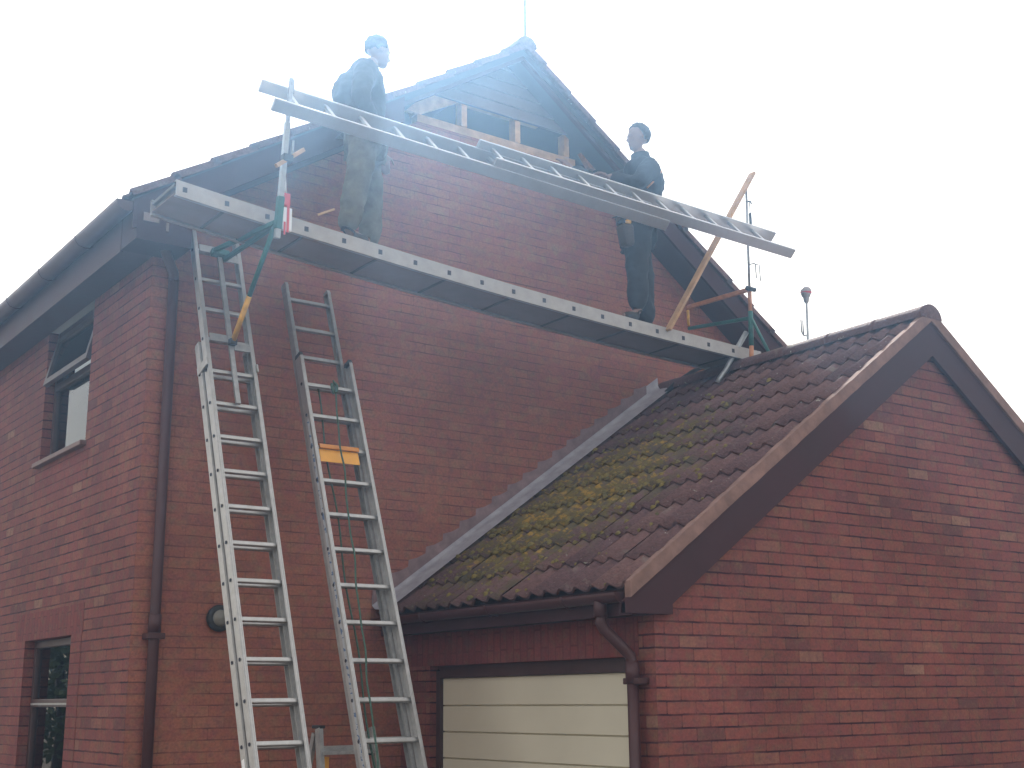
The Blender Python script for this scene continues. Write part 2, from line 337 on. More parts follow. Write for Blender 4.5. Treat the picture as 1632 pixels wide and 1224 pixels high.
def roll(t_):
    c = math.cos(2*math.pi*t_/.15)
    return .034*max(0, .5+.5*c)**1.5
def tile_field(o, along, up, nrm, W_, L_, gauge=.335, amp=1, seg=10, jit=.004, seed=1):
    """interlocking double-roll tiles as real relief; o = eave corner, along = eave direction, up = up the slope"""
    rnd = random.Random(seed)
    o = Vector(o); along = Vector(along).normalized(); up = Vector(up).normalized(); nrm = Vector(nrm).normalized()
    mb = MB(); tones = []
    ncol = int(W_/.3)+1; nc = int(math.ceil(L_/gauge))
    for i in range(nc):
        s0 = i*gauge-.0; s1 = min((i+1)*gauge+.05, L_)
        for j in range(ncol):
            a0 = j*.3; a1 = min(a0+.3, W_)
            if a1-a0 < .02: continue
            dz = rnd.uniform(-jit, jit); ds = rnd.uniform(-.008, .008); tone = rnd.random(); sk = rnd.uniform(-.004, .004)
            n = max(3, int(seg*2*(a1-a0)/.3)); top0 = []; top1 = []; bot0 = []
            for k in range(n+1):
                a = a0+(a1-a0)*k/n; h = roll(a)*amp
                top0.append(o+along*a+up*(s0+ds)+nrm*(h+.022+dz+sk*(k/n)))
                top1.append(o+along*a+up*s1+nrm*(h+.002+dz))
                bot0.append(o+along*a+up*(s0+ds+.004)+nrm*(h*.9+.006+dz))
            b = len(mb.v); mb.v += [tuple(p) for p in top0+top1+bot0]; m_ = n+1
            for k in range(n):
                mb.f.append((b+k, b+k+1, b+m_+k+1, b+m_+k)); mb.sm.append(True); tones.append(tone)
                mb.f.append((b+2*m_+k, b+2*m_+k+1, b+k+1, b+k)); mb.sm.append(False); tones.append(tone*.8)
            # closed side at both verges
            for k in ((0,) if j == 0 else ())+((n,) if a1 >= W_-1e-6 else ()):
                q0 = o+along*(a0+(a1-a0)*k/n)+up*s0+nrm*-.012; q1 = o+along*(a0+(a1-a0)*k/n)+up*s1+nrm*-.03
                c_ = len(mb.v); mb.v += [tuple(q0), tuple(q1)]
                mb.f.append((b+k, b+m_+k, c_+1, c_)); mb.sm.append(False); tones.append(tone)
    return mb, tones
def tiles(name, m, parent, *a, **k):
    mb, tones = tile_field(*a, **k)
    o = mb.build(name, m, parent, fix=False)
    at = o.data.attributes.new('tone', 'FLOAT', 'FACE'); at.data.foreach_set('value', tones)
    return o

# ================================================================ ground
GZ = -.25
tag(MB().add([(-300, -300, GZ), (300, -300, GZ), (300, 300, GZ), (-300, 300, GZ)], [(0, 1, 2, 3)]).build('ground', mat('gravel_ground', (.13, .105, .09), .95, var=.3, scale=.6)), None, kind='structure')
tag(MB().box(-6.5, 9, -13, -.0, GZ-.05, GZ+.012).build('driveway', M_conc), None, kind='structure')

# ================================================================ HOUSE
AX, AZ = 3.07, 7.10                      # verge apex (tile underside line)
SL, SR_ = .64, .736                      # left and right pitch as the photograph shows them
EX_L, EX_R = -.28, 6.50
vl = lambda x: AZ-SL*(AX-x); vr = lambda x: AZ-SR_*(x-AX)
WZ = .27                                  # drop from verge line to soffit
house = thing('brick_house', 'tall red brick house with its gable boards partly stripped, behind the staging board', 'house')
YB = 7.0
sl = lambda x: vl(x)-WZ
sr = lambda x: vr(x)-WZ
# gable wall
zt = 6.25; xl = (zt+WZ-AZ)/SL+AX; xr = AX-(zt+WZ-AZ)/SR_
XR = 6.20
gable = [(0, 0, GZ), (XR, 0, GZ), (XR, 0, sr(XR)), (xr, 0, zt), (xl, 0, zt), (0, 0, sl(0))]
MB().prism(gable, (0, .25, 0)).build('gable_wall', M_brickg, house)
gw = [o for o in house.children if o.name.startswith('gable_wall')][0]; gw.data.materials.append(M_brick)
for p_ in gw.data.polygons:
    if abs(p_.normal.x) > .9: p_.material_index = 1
# side wall with two window openings (y ranges, z ranges)
WY0, WY1 = 1.238, 2.41
EZ = 4.66
def wall_grid(x0, x1, ys, zs, holes):
    # one connected slab across x0..x1 with rectangular openings (cells left out)
    idx = {}; vs = []; fs = []
    def V(x, y, z):
        k = (x, y, z)
        if k not in idx: idx[k] = len(vs); vs.append(k)
        return idx[k]
    solid = lambda i, j: 0 <= i < len(ys)-1 and 0 <= j < len(zs)-1 and (i, j) not in holes
    for i in range(len(ys)-1):
        for j in range(len(zs)-1):
            if not solid(i, j): continue
            a, b, c, d = ys[i], ys[i+1], zs[j], zs[j+1]
            for x in (x0, x1): fs.append((V(x, a, c), V(x, b, c), V(x, b, d), V(x, a, d)))
            if not solid(i-1, j): fs.append((V(x0, a, c), V(x1, a, c), V(x1, a, d), V(x0, a, d)))
            if not solid(i+1, j): fs.append((V(x0, b, c), V(x1, b, c), V(x1, b, d), V(x0, b, d)))
            if not solid(i, j-1): fs.append((V(x0, a, c), V(x1, a, c), V(x1, b, c), V(x0, b, c)))
            if not solid(i, j+1): fs.append((V(x0, a, d), V(x1, a, d), V(x1, b, d), V(x0, b, d)))
    m_ = MB(); m_.add(vs, fs); return m_
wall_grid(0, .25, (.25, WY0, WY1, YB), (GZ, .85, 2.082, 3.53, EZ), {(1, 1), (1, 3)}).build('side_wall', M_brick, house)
MB().box(XR-.25, XR, .25, YB, GZ, 4.6).build('side_wall', M_brick, house)
MB().box(0, XR, YB, YB+.25, GZ, 4.6).build('rear_wall', M_brick, house)
MB().box(.25, XR-.25, .25, YB, 2.25, 2.4).build('floor_slab', M_int, house)
MB().box(.25, XR-.25, .25, YB, 4.67, 4.72).build('ceiling', M_int, house)
lw = MB(); lw.box(1.5, 1.55, .25, YB, GZ, 4.67); lw.build('partition', M_int, house)
# brick lintel and red brick surround of the lower window, red apron below the upper sill
lt = MB(); lt.box(-.003, .1, .985, 2.69, 2.084, 2.30); l_ = lt.build('brick_lintel', M_soldier, house)
M_redbrick = brick_mat('plain_red_brick', [(0, (.155, .040, .039)), (.5, (.18, .047, .042)), (1, (.20, .056, .047))], (.075, .024, .027), stain=.08)
MB().box(-.003, .1, 1.0, WY0-.001, GZ, 2.083).build('brick_surround', M_redbrick, house); MB().box(-.003, .1, WY1+.001, 2.66, GZ, 2.083).build('brick_surround', M_redbrick, house)
ap = MB(); ap.box(-.002, .1, 1.15, 2.5, 3.22, 3.455); ap.build('brick_apron', M_redbrick, house)

# cladding on the gable top: remaining boards overlap downwards
clad = MB()
zb = 6.53; n_b = 5; bh = .108
CT = .085
def xl_at(z): return AX-(AZ-CT-z)/SL
def xr_at(z): return AX+(AZ-CT-z)/SR_
z = zb
while z < AZ-CT-.04:
    z2 = min(z+bh+.012, AZ-CT-.005)
    a, b_, c_, d_ = xl_at(z), xr_at(z), xr_at(z2), xl_at(z2)
    clad.add([(a, -.030, z), (b_, -.030, z), (c_, -.012, z2), (d_, -.012, z2), (a, 0, z), (b_, 0, z), (c_, 0, z2), (d_, 0, z2)],
             [(0, 1, 2, 3), (4, 5, 1, 0), (7, 6, 5, 4), (3, 2, 6, 7), (0, 3, 7, 4), (1, 5, 6, 2)])
    z += bh
clad.build('weatherboard_cladding', M_clad, house)
# timber frame in the opening
MB().box(xl+.0, xr-.02, .01, .10, 6.252, 6.325).build('wall_plate', M_timber_o, house)
MB().box(xl+.45, xr-.4, .035, .10, 6.56, 6.64).build('head_rail', M_timber_o, house)
for x in (2.627, 3.19, 3.735):
    MB().box(x-.028, x+.028, .0, .09, 6.327, 6.60).build('stud', M_timber, house)
MB().prism([(2.06, .005, 6.327), (2.19, .005, 6.327), (2.60, .005, 6.555), (2.27, .005, 6.555)], (0, .04, 0)).build('timber_panel', M_timber, house)
MB().beam((2.13, .05, 6.33), (2.56, .05, 6.60), (0, 1, 0), .05, .08).build('diagonal_brace', M_timber_o, house)
MB().prism([(3.99, -.006, 6.28), (4.12, -.006, 6.28), (3.97, -.006, 6.45), (3.86, -.006, 6.45)], (0, .05, 0)).build('timber_panel', M_rust, house)

# roof
roof_deck = MB()
roof_deck.prism([(EX_L+.03, -.26, vl(EX_L+.03)-.03), (AX, -.26, AZ-.03), (EX_R, -.26, vr(EX_R)-.03), (EX_R, -.26, vr(EX_R)-.085), (AX, -.26, AZ-.09), (EX_L+.03, -.26, vl(EX_L+.03)-.085)], (0, YB+.5, 0))
rf = roof_deck.build('roof', mat('roof_felt', (.05, .045, .045), .9), house)
upl = Vector((1, 0, SL)).normalized(); nl = Vector((-SL, 0, 1)).normalized()
upr = Vector((-1, 0, SR_)).normalized(); nr = Vector((SR_, 0, 1)).normalized()
Ll = (AX-EX_L)*math.sqrt(1+SL*SL); Lr = (EX_R-AX)*math.sqrt(1+SR_*SR_)
tiles('roof_tiles', M_tile2, rf, (EX_L, -.32, vl(EX_L)-.015), (0, 1, 0), upl, nl, YB+.5, Ll, gauge=.335, seed=3, amp=.5)
tiles('roof_tiles', M_tile2, rf, (EX_R, -.32, vr(EX_R)-.015), (0, 1, 0), upr, nr, YB+.5, Lr, gauge=.335, seed=4, amp=.5)
def ridge(p0, length, parent, m, r=.115, seg=.45, slope=1):
    mb = MB(); k = 0; y = 0
    while y < length:
        l = min(seg, length-y); vs = []; n = 12
        for q, (yy, rr) in enumerate(((y, r+.001), (y+.03, r+.001), (y+.035, r), (y+l+.02, r-.001))):
            for a in range(n+1):
                th = math.pi*(a/n)*1.0
                vs.append((p0[0]-math.cos(th)*rr, p0[1]+yy, p0[2]-.05+math.sin(th)*rr*.92))
        o = len(mb.v); fs = [(q*(n+1)+a, q*(n+1)+a+1, (q+1)*(n+1)+a+1, (q+1)*(n+1)+a) for q in range(3) for a in range(n)]
        fs.append(tuple(range(n+1)))
        mb.add(vs, fs, True); y += l
    return mb.build('ridge_tiles', m, parent)
ridge((AX, -.325, AZ+.022), YB+.5, rf, M_tile2, r=.10)
# barge boards
def barge(x0, x1, zf, drop0, drop1, y0, y1, name, parent, m):
    return MB().prism([(x0, y0, zf(x0)-drop0), (x1, y0, zf(x1)-drop0), (x1, y0, zf(x1)-drop1), (x0, y0, zf(x0)-drop1)], (0, y1-y0, 0)).build(name, m, parent)
BL, BRR = 1.86, 4.20                      # the barge boards are stripped between these
barge(-.26, BL, vl, .055, .265, -.295, -.27, 'barge_board', house, M_barge)
barge(BRR, EX_R-.03, vr, .055, .265, -.295, -.27, 'barge_board', house, M_barge)
M_soff = mat('soffit_board', (.060, .035, .036), .6, var=.15, scale=3)
MB().prism([(-.2, -.27, vl(-.2)-.25), (BL, -.27, vl(BL)-.25), (BL, -.27, vl(BL)-.262), (-.2, -.27, vl(-.2)-.262)], (0, .27, 0)).build('gable_soffit', M_soff, house)
MB().prism([(BRR, -.27, vr(BRR)-.25), (EX_R-.05, -.27, vr(EX_R-.05)-.25), (EX_R-.05, -.27, vr(EX_R-.05)-.262), (BRR, -.27, vr(BRR)-.262)], (0, .27, 0)).build('gable_soffit', M_soff, house)
barge(BL+.002, AX, vl, .09, .13, -.25, -.21, 'verge_rafter', house, M_barge)
barge(AX, BRR-.002, vr, .09, .13, -.25, -.21, 'verge_rafter', house, M_barge)
MB().box(-.19, -.08, -.304, -.20, 4.775, 4.835).build('exposed_timber_end', M_pale, house)
MB().box(-.03, -.01, -.304, -.22, 4.73, 4.79).build('exposed_timber_end', M_pale, house)
# boxed eaves corner + eaves
MB().prism([(-.232, -.298, 4.64), (.16, -.298, 4.64), (.16, -.298, vl(.16)-.26), (-.232, -.298, vl(-.232)-.08)], (0, .297, 0)).build('boxed_eave_end', M_barge, house)
MB().box(-.235, -.215, -.0, YB, 4.63, 4.87).build('fascia', M_fascia, house)
MB().box(-.215, -.001, .0, YB, 4.645, 4.657).build('eaves_soffit', M_fascia, house)
def gutter(x, z, y0, y1, r, parent, name='gutter'):
    mb = MB(); n = 10; vs = []; t_ = .004
    for yy in (y0, y1):
        for a in range(n+1):
            th = math.pi+math.pi*a/n; vs.append((x+math.cos(th)*r, yy, z+math.sin(th)*r))
        for a in range(n+1):
            th = 2*math.pi-math.pi*a/n; vs.append((x+math.cos(th)*(r-t_), yy, z+math.sin(th)*(r-t_)))
    m_ = 2*(n+1); mb.add(vs, [(i, (i+1) % m_, m_+(i+1) % m_, m_+i) for i in range(m_)], True)
    mb.add([vs[i] for i in range(n+1)], [tuple(range(n+1))]); mb.add([vs[m_+i] for i in range(n+1)], [tuple(range(n+1))])
    g = mb.build(name, M_gutter, parent)
    return g
gt = gutter(-.300, 4.900, -.28, YB, .074, house)
for y in (.6, 1.5, 2.4, 3.3, 4.2):
    MB().path([(-.226, y, 4.91), (-.232, y, 4.84), (-.262, y, 4.826), (-.300, y, 4.820), (-.345, y, 4.832), (-.372, y, 4.865), (-.378, y, 4.900)], .0035, 6).build('gutter_bracket', M_gutter, gt)
# main downpipe on the gable wall
dp = MB(); dp.path([(.02, -.16, 4.66), (.05, -.13, 4.62), (.13, -.065, 4.52), (.135, -.06, 4.46)], .036, 12)
dp.tube((.135, -.06, 4.47), (.135, -.06, GZ+.1), .036, 14)
for z in (2.10,): dp.tube((.135, -.06, z-.06), (.135, -.06, z+.06), .043, 14)
d_ = dp.build('downpipe', M_gutter, house)
for z in (2.02, .3):
    MB().box(.075, .195, -.11, -.001, z-.02, z+.02).build('pipe_clip', M_gutter, d_, bevel=.006)

# windows
def window(z0, z1, transom, upper):
    fr = MB(); x0, x1 = .075, .135; b = .055
    fr.box(x0, x1, WY0, WY0+b, z0, z1); fr.box(x0, x1, WY1-b, WY1, z0, z1)
    fr.box(x0, x1, WY0+b, WY1-b, z0, z0+b); fr.box(x0, x1, WY0+b, WY1-b, z1-b, z1)
    fr.box(x0-.004, x1, WY0+b, WY1-b, transom-.03, transom+.03)
    f = fr.build('window', M_frame, house, bevel=.004)
    MB().box(.10, .106, WY0+b, WY1-b, z0+b, transom-.03).build('pane', M_glass, f)
    return f
wu = window(3.53, 4.655, 4.17, True)
# opened top light, hinged at its head
def swing(p, th):
    px, pz = .07, 4.60; dx, dz = p[0]-px, p[2]-pz
    return (px+dx*math.cos(th)+dz*math.sin(th), p[1], pz-dx*math.sin(th)+dz*math.cos(th))
th = R(13); sash = MB()
for bx in ((.065, .105, WY0+.03, WY0+.085, 4.17, 4.60), (.065, .105, WY1-.085, WY1-.03, 4.17, 4.60), (.065, .105, WY0+.085, WY1-.085, 4.17, 4.225), (.065, .105, WY0+.085, WY1-.085, 4.55, 4.60)): sash.box(*bx)
sash.v = [swing(p, th) for p in sash.v]; sash.build('top_light_sash', M_frame, wu)
tl = MB().box(.083, .088, WY0+.085, WY1-.085, 4.225, 4.55); tl.v = [swing(p, th) for p in tl.v]; tl.build('pane', M_glass, wu)
MB().box(.112, .116, WY0+.03, 2.0, 3.56, 4.60).build('blind', M_blind, wu)
MB().box(-.05, .075, WY0-.0-.03, WY1+.05, 3.49, 3.529).build('window_sill', M_sill, wu, bevel=.006)
wl = window(.85, 2.08, 1.60, False)
MB().box(.10, .106, WY0+.055, WY1-.055, 1.63, 2.025).build('pane', M_glass, wl)
MB().box(-.05, .075, WY0-.03, WY1+.03, .81, .849).build('window_sill', M_sill, wl)
MB().box(.06, .075, WY0+.055, WY1-.055, 1.585, 1.60).build('weather_bar', M_al2, wl)

# ================================================================ GARAGE
gar = thing('brick_garage', 'low red brick garage with a mossy tiled roof and a cream door', 'garage')
GX, GY = 2.063, -2.80
GA, GK = 4.83, .705
gv = lambda x: 2.215+(x-1.85)*GK if x <= GA else 2.215+(GA-1.85)*GK-(x-GA)*GK
GXR = 2*GA-GX
gb = lambda x: gv(x)-.15
gp = [(GX, GY, GZ), (GXR, GY, GZ), (GXR, GY, gb(GXR)-.08), (GA, GY, gb(GA)), (GX, GY, gb(GX)-.08)]
MB().prism(gp, (0, .22, 0)).build('gable_wall', M_brick, gar)
DY0, DY1, DZ = -2.571, -.393, 1.765
wall_grid(GX, GX+.22, (GY+.22, DY0, DY1, -.001), (GZ, 1.83, 2.12), {(1, 0)}).build('side_wall', M_brick, gar)
MB().box(GXR-.22, GXR, GY+.22, -.001, GZ, 2.1).build('side_wall', M_brick, gar)
MB().box(GX-.003, GX+.02, -2.66, -.002, 1.832, 2.056).build('brick_lintel', M_soldier, gar)
fr = MB(); fr.box(GX+.055, GX+.12, DY0-.0, DY0+.05, GZ, DZ+.03); fr.box(GX+.055, GX+.12, DY1-.05, DY1, GZ, DZ+.03); fr.box(GX+.055, GX+.12, DY0+.05, DY1-.05, DZ-.02, 1.829)
dfr = fr.build('door_frame', M_frame, gar)
dr = MB(); z = DZ-.02; zs = [1.745, 1.553, 1.374, 1.195, 1.015, .836, .656, .477, .297, .118, -.062, -.24]
for i in range(len(zs)-1):
    a, b_ = zs[i], zs[i+1]
    y0, y1 = DY0+.052, DY1-.052
    # shallow trapezoid plank standing proud of a recessed groove
    dr.add([(GX+.082, y0, a-.004), (GX+.082, y1, a-.004), (GX+.082, y1, b_+.009), (GX+.082, y0, b_+.009), (GX+.100, y0, a), (GX+.100, y1, a), (GX+.100, y1, b_), (GX+.100, y0, b_)],
           [(0, 1, 2, 3), (0, 4, 5, 1), (3, 2, 6, 7), (0, 3, 7, 4), (1, 5, 6, 2)])
dr.box(GX+.1, GX+.115, DY0+.052, DY1-.052, -.24, 1.745)
door = dr.build('garage_door', M_door, gar)
MB().box(GX+.07, GX+.082, -1.55, -1.42, .70, .74).build('door_handle', M_black, door, bevel=.004)
# roof
gr = MB()
gr.prism([(1.88, -2.84, gv(1.88)-.035), (GA, -2.84, gv(GA)-.035), (2*GA-1.88, -2.84, gv(1.88)-.035), (2*GA-1.88, -2.84, gv(1.88)-.075), (GA, -2.84, gv(GA)-.085), (1.88, -2.84, gv(1.88)-.075)], (0, 2.835, 0))
grf = gr.build('roof', M_fascia, gar)
gu = Vector((1, 0, GK)).normalized(); gn = Vector((-GK, 0, 1)).normalized(); GL = (GA-1.85)*math.sqrt(1+GK*GK)
gu2 = Vector((-1, 0, GK)).normalized(); gn2 = Vector((GK, 0, 1)).normalized()
tiles('roof_tiles', M_tile, grf, (1.85, -2.83, gv(1.85)-.02), (0, 1, 0), gu, gn, 2.80, GL, gauge=.335, seg=12, jit=.003, seed=11)
tiles('roof_tiles', M_tile2, grf, (2*GA-1.85, -2.83, gv(1.85)-.02), (0, 1, 0), gu2, gn2, 2.80, GL, gauge=.335, seg=6, seed=12)
ridge((GA, -2.875, gv(GA)+.012), 2.87, grf, M_tile2, r=.12)
# verge bedding, barge boards
def slope_strip(name, m, x0, x1, up_, dn, y0, y1, wav=0):
    mb = MB(); n = 60 if wav else 1; rr = random.Random(5)
    for side in (0, 1):
        f = (lambda x: x) if side == 0 else (lambda x: 2*GA-x)
        pts_t = []; pts_b = []
        for i in range(n+1):
            x = x0+(x1-x0)*i/n; j1 = rr.uniform(-wav, wav); j2 = rr.uniform(-wav, wav)
            pts_t.append((f(x), y0, gv(x)+up_+j1)); pts_b.append((f(x), y0, gv(x)-dn+j2))
        d = (0, y1-y0, 0)
        if n == 1 and dn > .2:
            xc = x0+(2.06-(gv(x0)-dn))/GK
            mb.prism([pts_t[0], pts_t[1], pts_b[1], (f(xc), y0, 2.06), (f(x0), y0, 2.06)], d)
        else:
            for i in range(n): mb.prism([pts_t[i], pts_t[i+1], pts_b[i+1], pts_b[i]], d)
        mb.build(name, m, gar); mb = MB()
slope_strip('verge', M_verge, 1.83, GA, .040, .055, -2.872, -2.82, .002)
slope_strip('barge_board', M_barge, 1.80, GA, -.052, .315, -2.853, -2.822)
# boxed foot of the barge board
for sgn in (0, 1):
    f = (lambda x: x) if sgn == 0 else (lambda x: 2*GA-x)
    MB().prism([(f(1.80), -2.856, 2.062), (f(2.16), -2.856, 2.062), (f(2.16), -2.856, gv(2.16)-.29), (f(1.80), -2.856, gv(1.80)-.06)], (0, .052, 0)).build('barge_foot', M_barge, gar)
MB().box(1.885, 1.905, -2.80, -.002, 2.055, 2.195).build('fascia', M_fascia, gar)
MB().box(1.905, 2.062, -2.80, -.002, 2.060, 2.070).build('eaves_soffit', M_fascia, gar)
gg = gutter(1.832, 2.178, -2.79, -.03, .055, gar)
for y in (-2.3, -1.5, -.7):
    MB().path([(1.884, y, 2.19), (1.875, y, 2.12), (1.832, y, 2.116), (1.778, y, 2.15), (1.773, y, 2.182)], .007, 6).build('gutter_bracket', M_gutter, gg)
gd = MB(); gd.tube((1.832, -2.60, 2.16), (1.832, -2.60, 2.05), .040, 14)
gd.path([(1.832, -2.60, 2.07), (1.833, -2.60, 2.02), (1.85, -2.605, 1.985), (1.96, -2.655, 1.865), (1.99, -2.668, 1.83), (1.998, -2.672, 1.77), (1.998, -2.672, 1.70)], .034, 14)
gd.tube((1.998, -2.672, 1.80), (1.998, -2.672, 1.68), .041, 14)
gd.tube((1.998, -2.672, 1.76), (1.998, -2.672, GZ+.1), .034, 14)
gdo = gd.build('downpipe', M_gutter, gar)
for z in (1.69, .5):
    MB().box(1.975, 2.062, -2.745, -2.61, z-.018, z+.018).build('pipe_clip', M_gutter, gdo, bevel=.005)
# lead flashing: sloping apron over the tile edge and stepped pieces on the house wall
fl = MB()
ns_ = 26
for i in range(ns_):
    xa = 1.80+(GA-1.90)*i/ns_; xb = 1.80+(GA-1.90)*(i+1)/ns_
    prof = [(-.004, .170), (-.006, .095), (-.05, .066), (-.135, .060), (-.195, .040)]
    va = [(xa, y, gv(xa)+h) for y, h in prof]; vb = [(xb, y, gv(xb)+h) for y, h in prof]
    fl.add(va+vb, [(k, k+1, 5+k+1, 5+k) for k in range(4)], True)
fl.build('lead_flashing', M_lead, gar, fix=True)
up_p = []; x = 1.80
while x < GA-.26:
    up_p += [(x, -.010, gv(x)+.170+.060), (x+.075, -.010, gv(x)+.170+.080), (x+.150, -.010, gv(x+.150)+.170+.012)]; x += .155
lo_p = [(x-.005, -.010, gv(x-.005)+.10), (1.80, -.010, gv(1.80)+.10)]
stp = MB(); 
for q in range(len(up_p)-1):
    a, b_ = up_p[q], up_p[q+1]
    stp.add([(a[0], -.010, gv(a[0])+.10), (b_[0], -.010, gv(b_[0])+.10), b_, a], [(0, 1, 2, 3)])
stp.build('stepped_flashing', M_leadw, gar)

# moss cushions on the garage roof
ms = MB(); rr = random.Random(21)
cnt = 0
while cnt < 1100:
    x = rr.gauss(2.95, .60); y = rr.gauss(-.95, .58)
    if not (1.88 < x < 4.6 and -2.7 < y < -.18): continue
    s_along = (x-1.85)*math.sqrt(1+GK*GK); ph = (s_along % .335)/.335
    if rr.random() > .35 and ph > .28: continue
    rad = rr.uniform(.006, .022)*(1.25 if ph < .2 else 1)
    h = roll(y+2.83)+.036*(1-ph)-.012
    base = Vector((x, y, gv(x)-.02))+gn*(h+.006)
    n = 6; vs = [base+gn*rad*rr.uniform(.5, .8)]
    a1 = Vector((0, 1, 0)); a2 = gu
    for ring, (q, hh) in enumerate(((.6, .45), (1.0, 0.0))):
        for a in range(n):
            an = 2*math.pi*a/n+ring*.4; r3 = rad*q*rr.uniform(.75, 1.25)
            vs.append(base+a1*math.cos(an)*r3+a2*math.sin(an)*r3+gn*(rad*hh-.004*ring))
    fs = [(0, 1+a, 1+(a+1) % n) for a in range(n)]+[(1+a, 1+n+a, 1+n+(a+1) % n, 1+(a+1) % n) for a in range(n)]
    ms.add(vs, fs, True); cnt += 1
M_moss = mat('yellow_green_moss', (.19, .135, .028), .95, scale=14, var=.3, dirt=(.07, .065, .025), bump=.8, bscale=160)
tag(ms.build('moss', M_moss), 'yellow green moss growing on the garage roof tiles beside the house wall', 'moss', kind='stuff')

# ================================================================ floodlight on the gable wall
fl_ = thing('round_wall_lamp', 'small dark round wall lamp on the brick gable behind the left ladder', 'wall lamp')
MB().lathe((.60, 0, 2.150), (0, -1, 0), [(0, 0.001), (.001, .085), (.03, .092), (.045, .085), (.05, .06), (.042, .0)], 28).build('lamp_body', M_black, fl_)
MB().lathe((.60, -.04, 2.150), (0, -1, 0), [(0, .058), (.012, .055), (.028, .035), (.032, .0)], 24).build('lens', mat('lamp_lens', (.16, .15, .13), .25), fl_)

# ================================================================ LADDERS
def ladder_section(name, P, u, s, nrm, w, h, k0, k1, rw, rd, parent, m, holes=True, every=1, rr_=.016, capm=None):
    """P = outer front-left edge at rung 0; u = up the ladder; s = across; nrm = towards the viewer (front)."""
    P, u, s, nrm = Vector(P), Vector(u).normalized(), Vector(s).normalized(), Vector(nrm).normalized()
    top = P+u*(-k0*h); bot = P-u*(k1*h)
    for sd_ in (0, 1):
        mb = MB()
        o0 = s*(0 if sd_ == 0 else w)
        sgn = 1 if sd_ == 0 else -1
        a = top+o0+s*sgn*.002-nrm*rd/2; b = bot+o0+s*sgn*.002-nrm*rd/2
        mb.obox((a+b)/2, s, nrm, u, .004, rd, (a-b).length)
        for q in (0.0015, rd-.0015):
            a2 = top+o0+s*sgn*(rw/2+.001)-nrm*q; b2 = bot+o0+s*sgn*(rw/2+.001)-nrm*q
            mb.obox((a2+b2)/2, s, nrm, u, rw-.003, .003, (a2-b2).length-.002)
        for q in (.3, .75):
            a3 = top+o0+s*sgn*rw*q+nrm*.001; b3 = bot+o0+s*sgn*rw*q+nrm*.001
            mb.obox((a3+b3)/2, s, nrm, u, .003, .004, (a3-b3).length-.004)
        stl = mb.build('stile', m, parent)
        o0 = s*(rw/2 if sd_ == 0 else w-rw/2)
        for e, dd in ((top, u), (bot, -u)):
            MB().obox(e+o0-nrm*rd/2+dd*.008, s, nrm, dd, rw+.003, rd+.003, .03, taper=.82).build('end_cap', capm or m, stl)
    k = math.ceil(k0+.2)
    while k < k1-.1:
        c = P-u*(k*h)-nrm*rd*.5
        r = MB(); r.obox(c+s*w/2, s, nrm, u, w-.008, .030, .028)
        ro = r.build('rung', m, parent, bevel=.006)
        if holes:
            MB().lathe(c-s*.002, -s, [(0, .012), (.003, .011), (.003, .007), (.0012, .006), (.0012, 0)], 12).build('rung_end', M_hole, ro)
        k += every

H = .255
# ladder A (left): fly in front, base section behind
la = thing('extension_ladder', 'aluminium extension ladder at the left, carrying the green and yellow bracket under the staging', 'ladder', None)
t1 = R(20.6); uA = Vector((0, math.sin(t1), math.cos(t1))); nA = Vector((0, -math.cos(t1), math.sin(t1))); S_ = Vector((1, 0, 0))
PA = Vector((.239, -.597, 3.52))
kf = ((PA.z-GZ)/math.cos(t1))/H-.35
ladder_section('fly_section', PA, uA, S_, nA, .353, H, -5.75, 12.6, .028, .066, la, M_al)
ladder_section('base_section', PA-nA*.080+S_*-.012+uA*.012, uA, S_, nA, .377, H, -1.9, kf+.15, .028, .066, la, M_al)
for x in (.225, .592):
    bk = MB(); bk.obox(Vector((x, 0, 0))+Vector((0, PA.y, PA.z))+uA*.30-nA*.06, S_, nA, uA, .012, .16, .06)
    bk.build('guide_bracket', M_al, la, bevel=.003)
# ladder B (right): base in front, fly behind
lb = thing('extension_ladder', 'aluminium extension ladder with an orange plate and a green rope hanging in it', 'ladder', None)
t2 = R(21.1); uB = Vector((.004, math.sin(t2), math.cos(t2))).normalized(); nB = Vector((0, -math.cos(t2), math.sin(t2)))
PB = Vector((.924, -.550, 3.752))
kb = ((PB.z-GZ)/math.cos(t2))/H-.05
ladder_section('base_section', PB, uB, S_, nB, .417, H, -.9, kb, .026, .078, lb, M_al, capm=M_black)
ladder_section('fly_section', PB-nB*.085+S_*.022+uB*.035, uB, S_, nB, .373, H, -3.45, 13.4, .026, .066, lb, M_al2, holes=False, capm=M_al2)
rp = MB(); pts = []; rr = random.Random(3)
cB = lambda k, off, dn=.02: PB-uB*(k*H)+S_*(.417*.5+off)+nB*dn
for i in range(60):
    k = -.1+i*.265; off = .03-.011*i*.35+.006*math.sin(i*.7)
    pts.append(cB(k, off-.02, .022+.006*math.sin(i*1.3)))
rp.path(pts, .0065, 7)
pts = [cB(-.1+i*.265, -.055-.001*i+.010*math.sin(i*.45+1), -.10) for i in range(60)]
rp.path(pts, .0065, 7)
rp.build('pull_rope', M_rope, lb)
MB().path([cB(.0, .01, .03), cB(.12, .02, .045), cB(.30, .012, .035), cB(.36, -.01, .03), cB(.22, -.02, .04), cB(.05, -.012, .03)], .011, 8).build('rope_knot', M_rope, lb)
MB().obox(PB-uB*(2.24*H)+S_*.195-nB*.030, S_, nB, uB, .300, .004, .098).build('warning_plate', M_orange, lb, bevel=.004)
MB().obox(PB-uB*(2.0*H)+S_*.195-nB*.012, S_, nB, uB, .300, .012, .030).build('warning_plate_fold', mat('orange_plastic_dark', (.55, .22, .05), .5), lb)
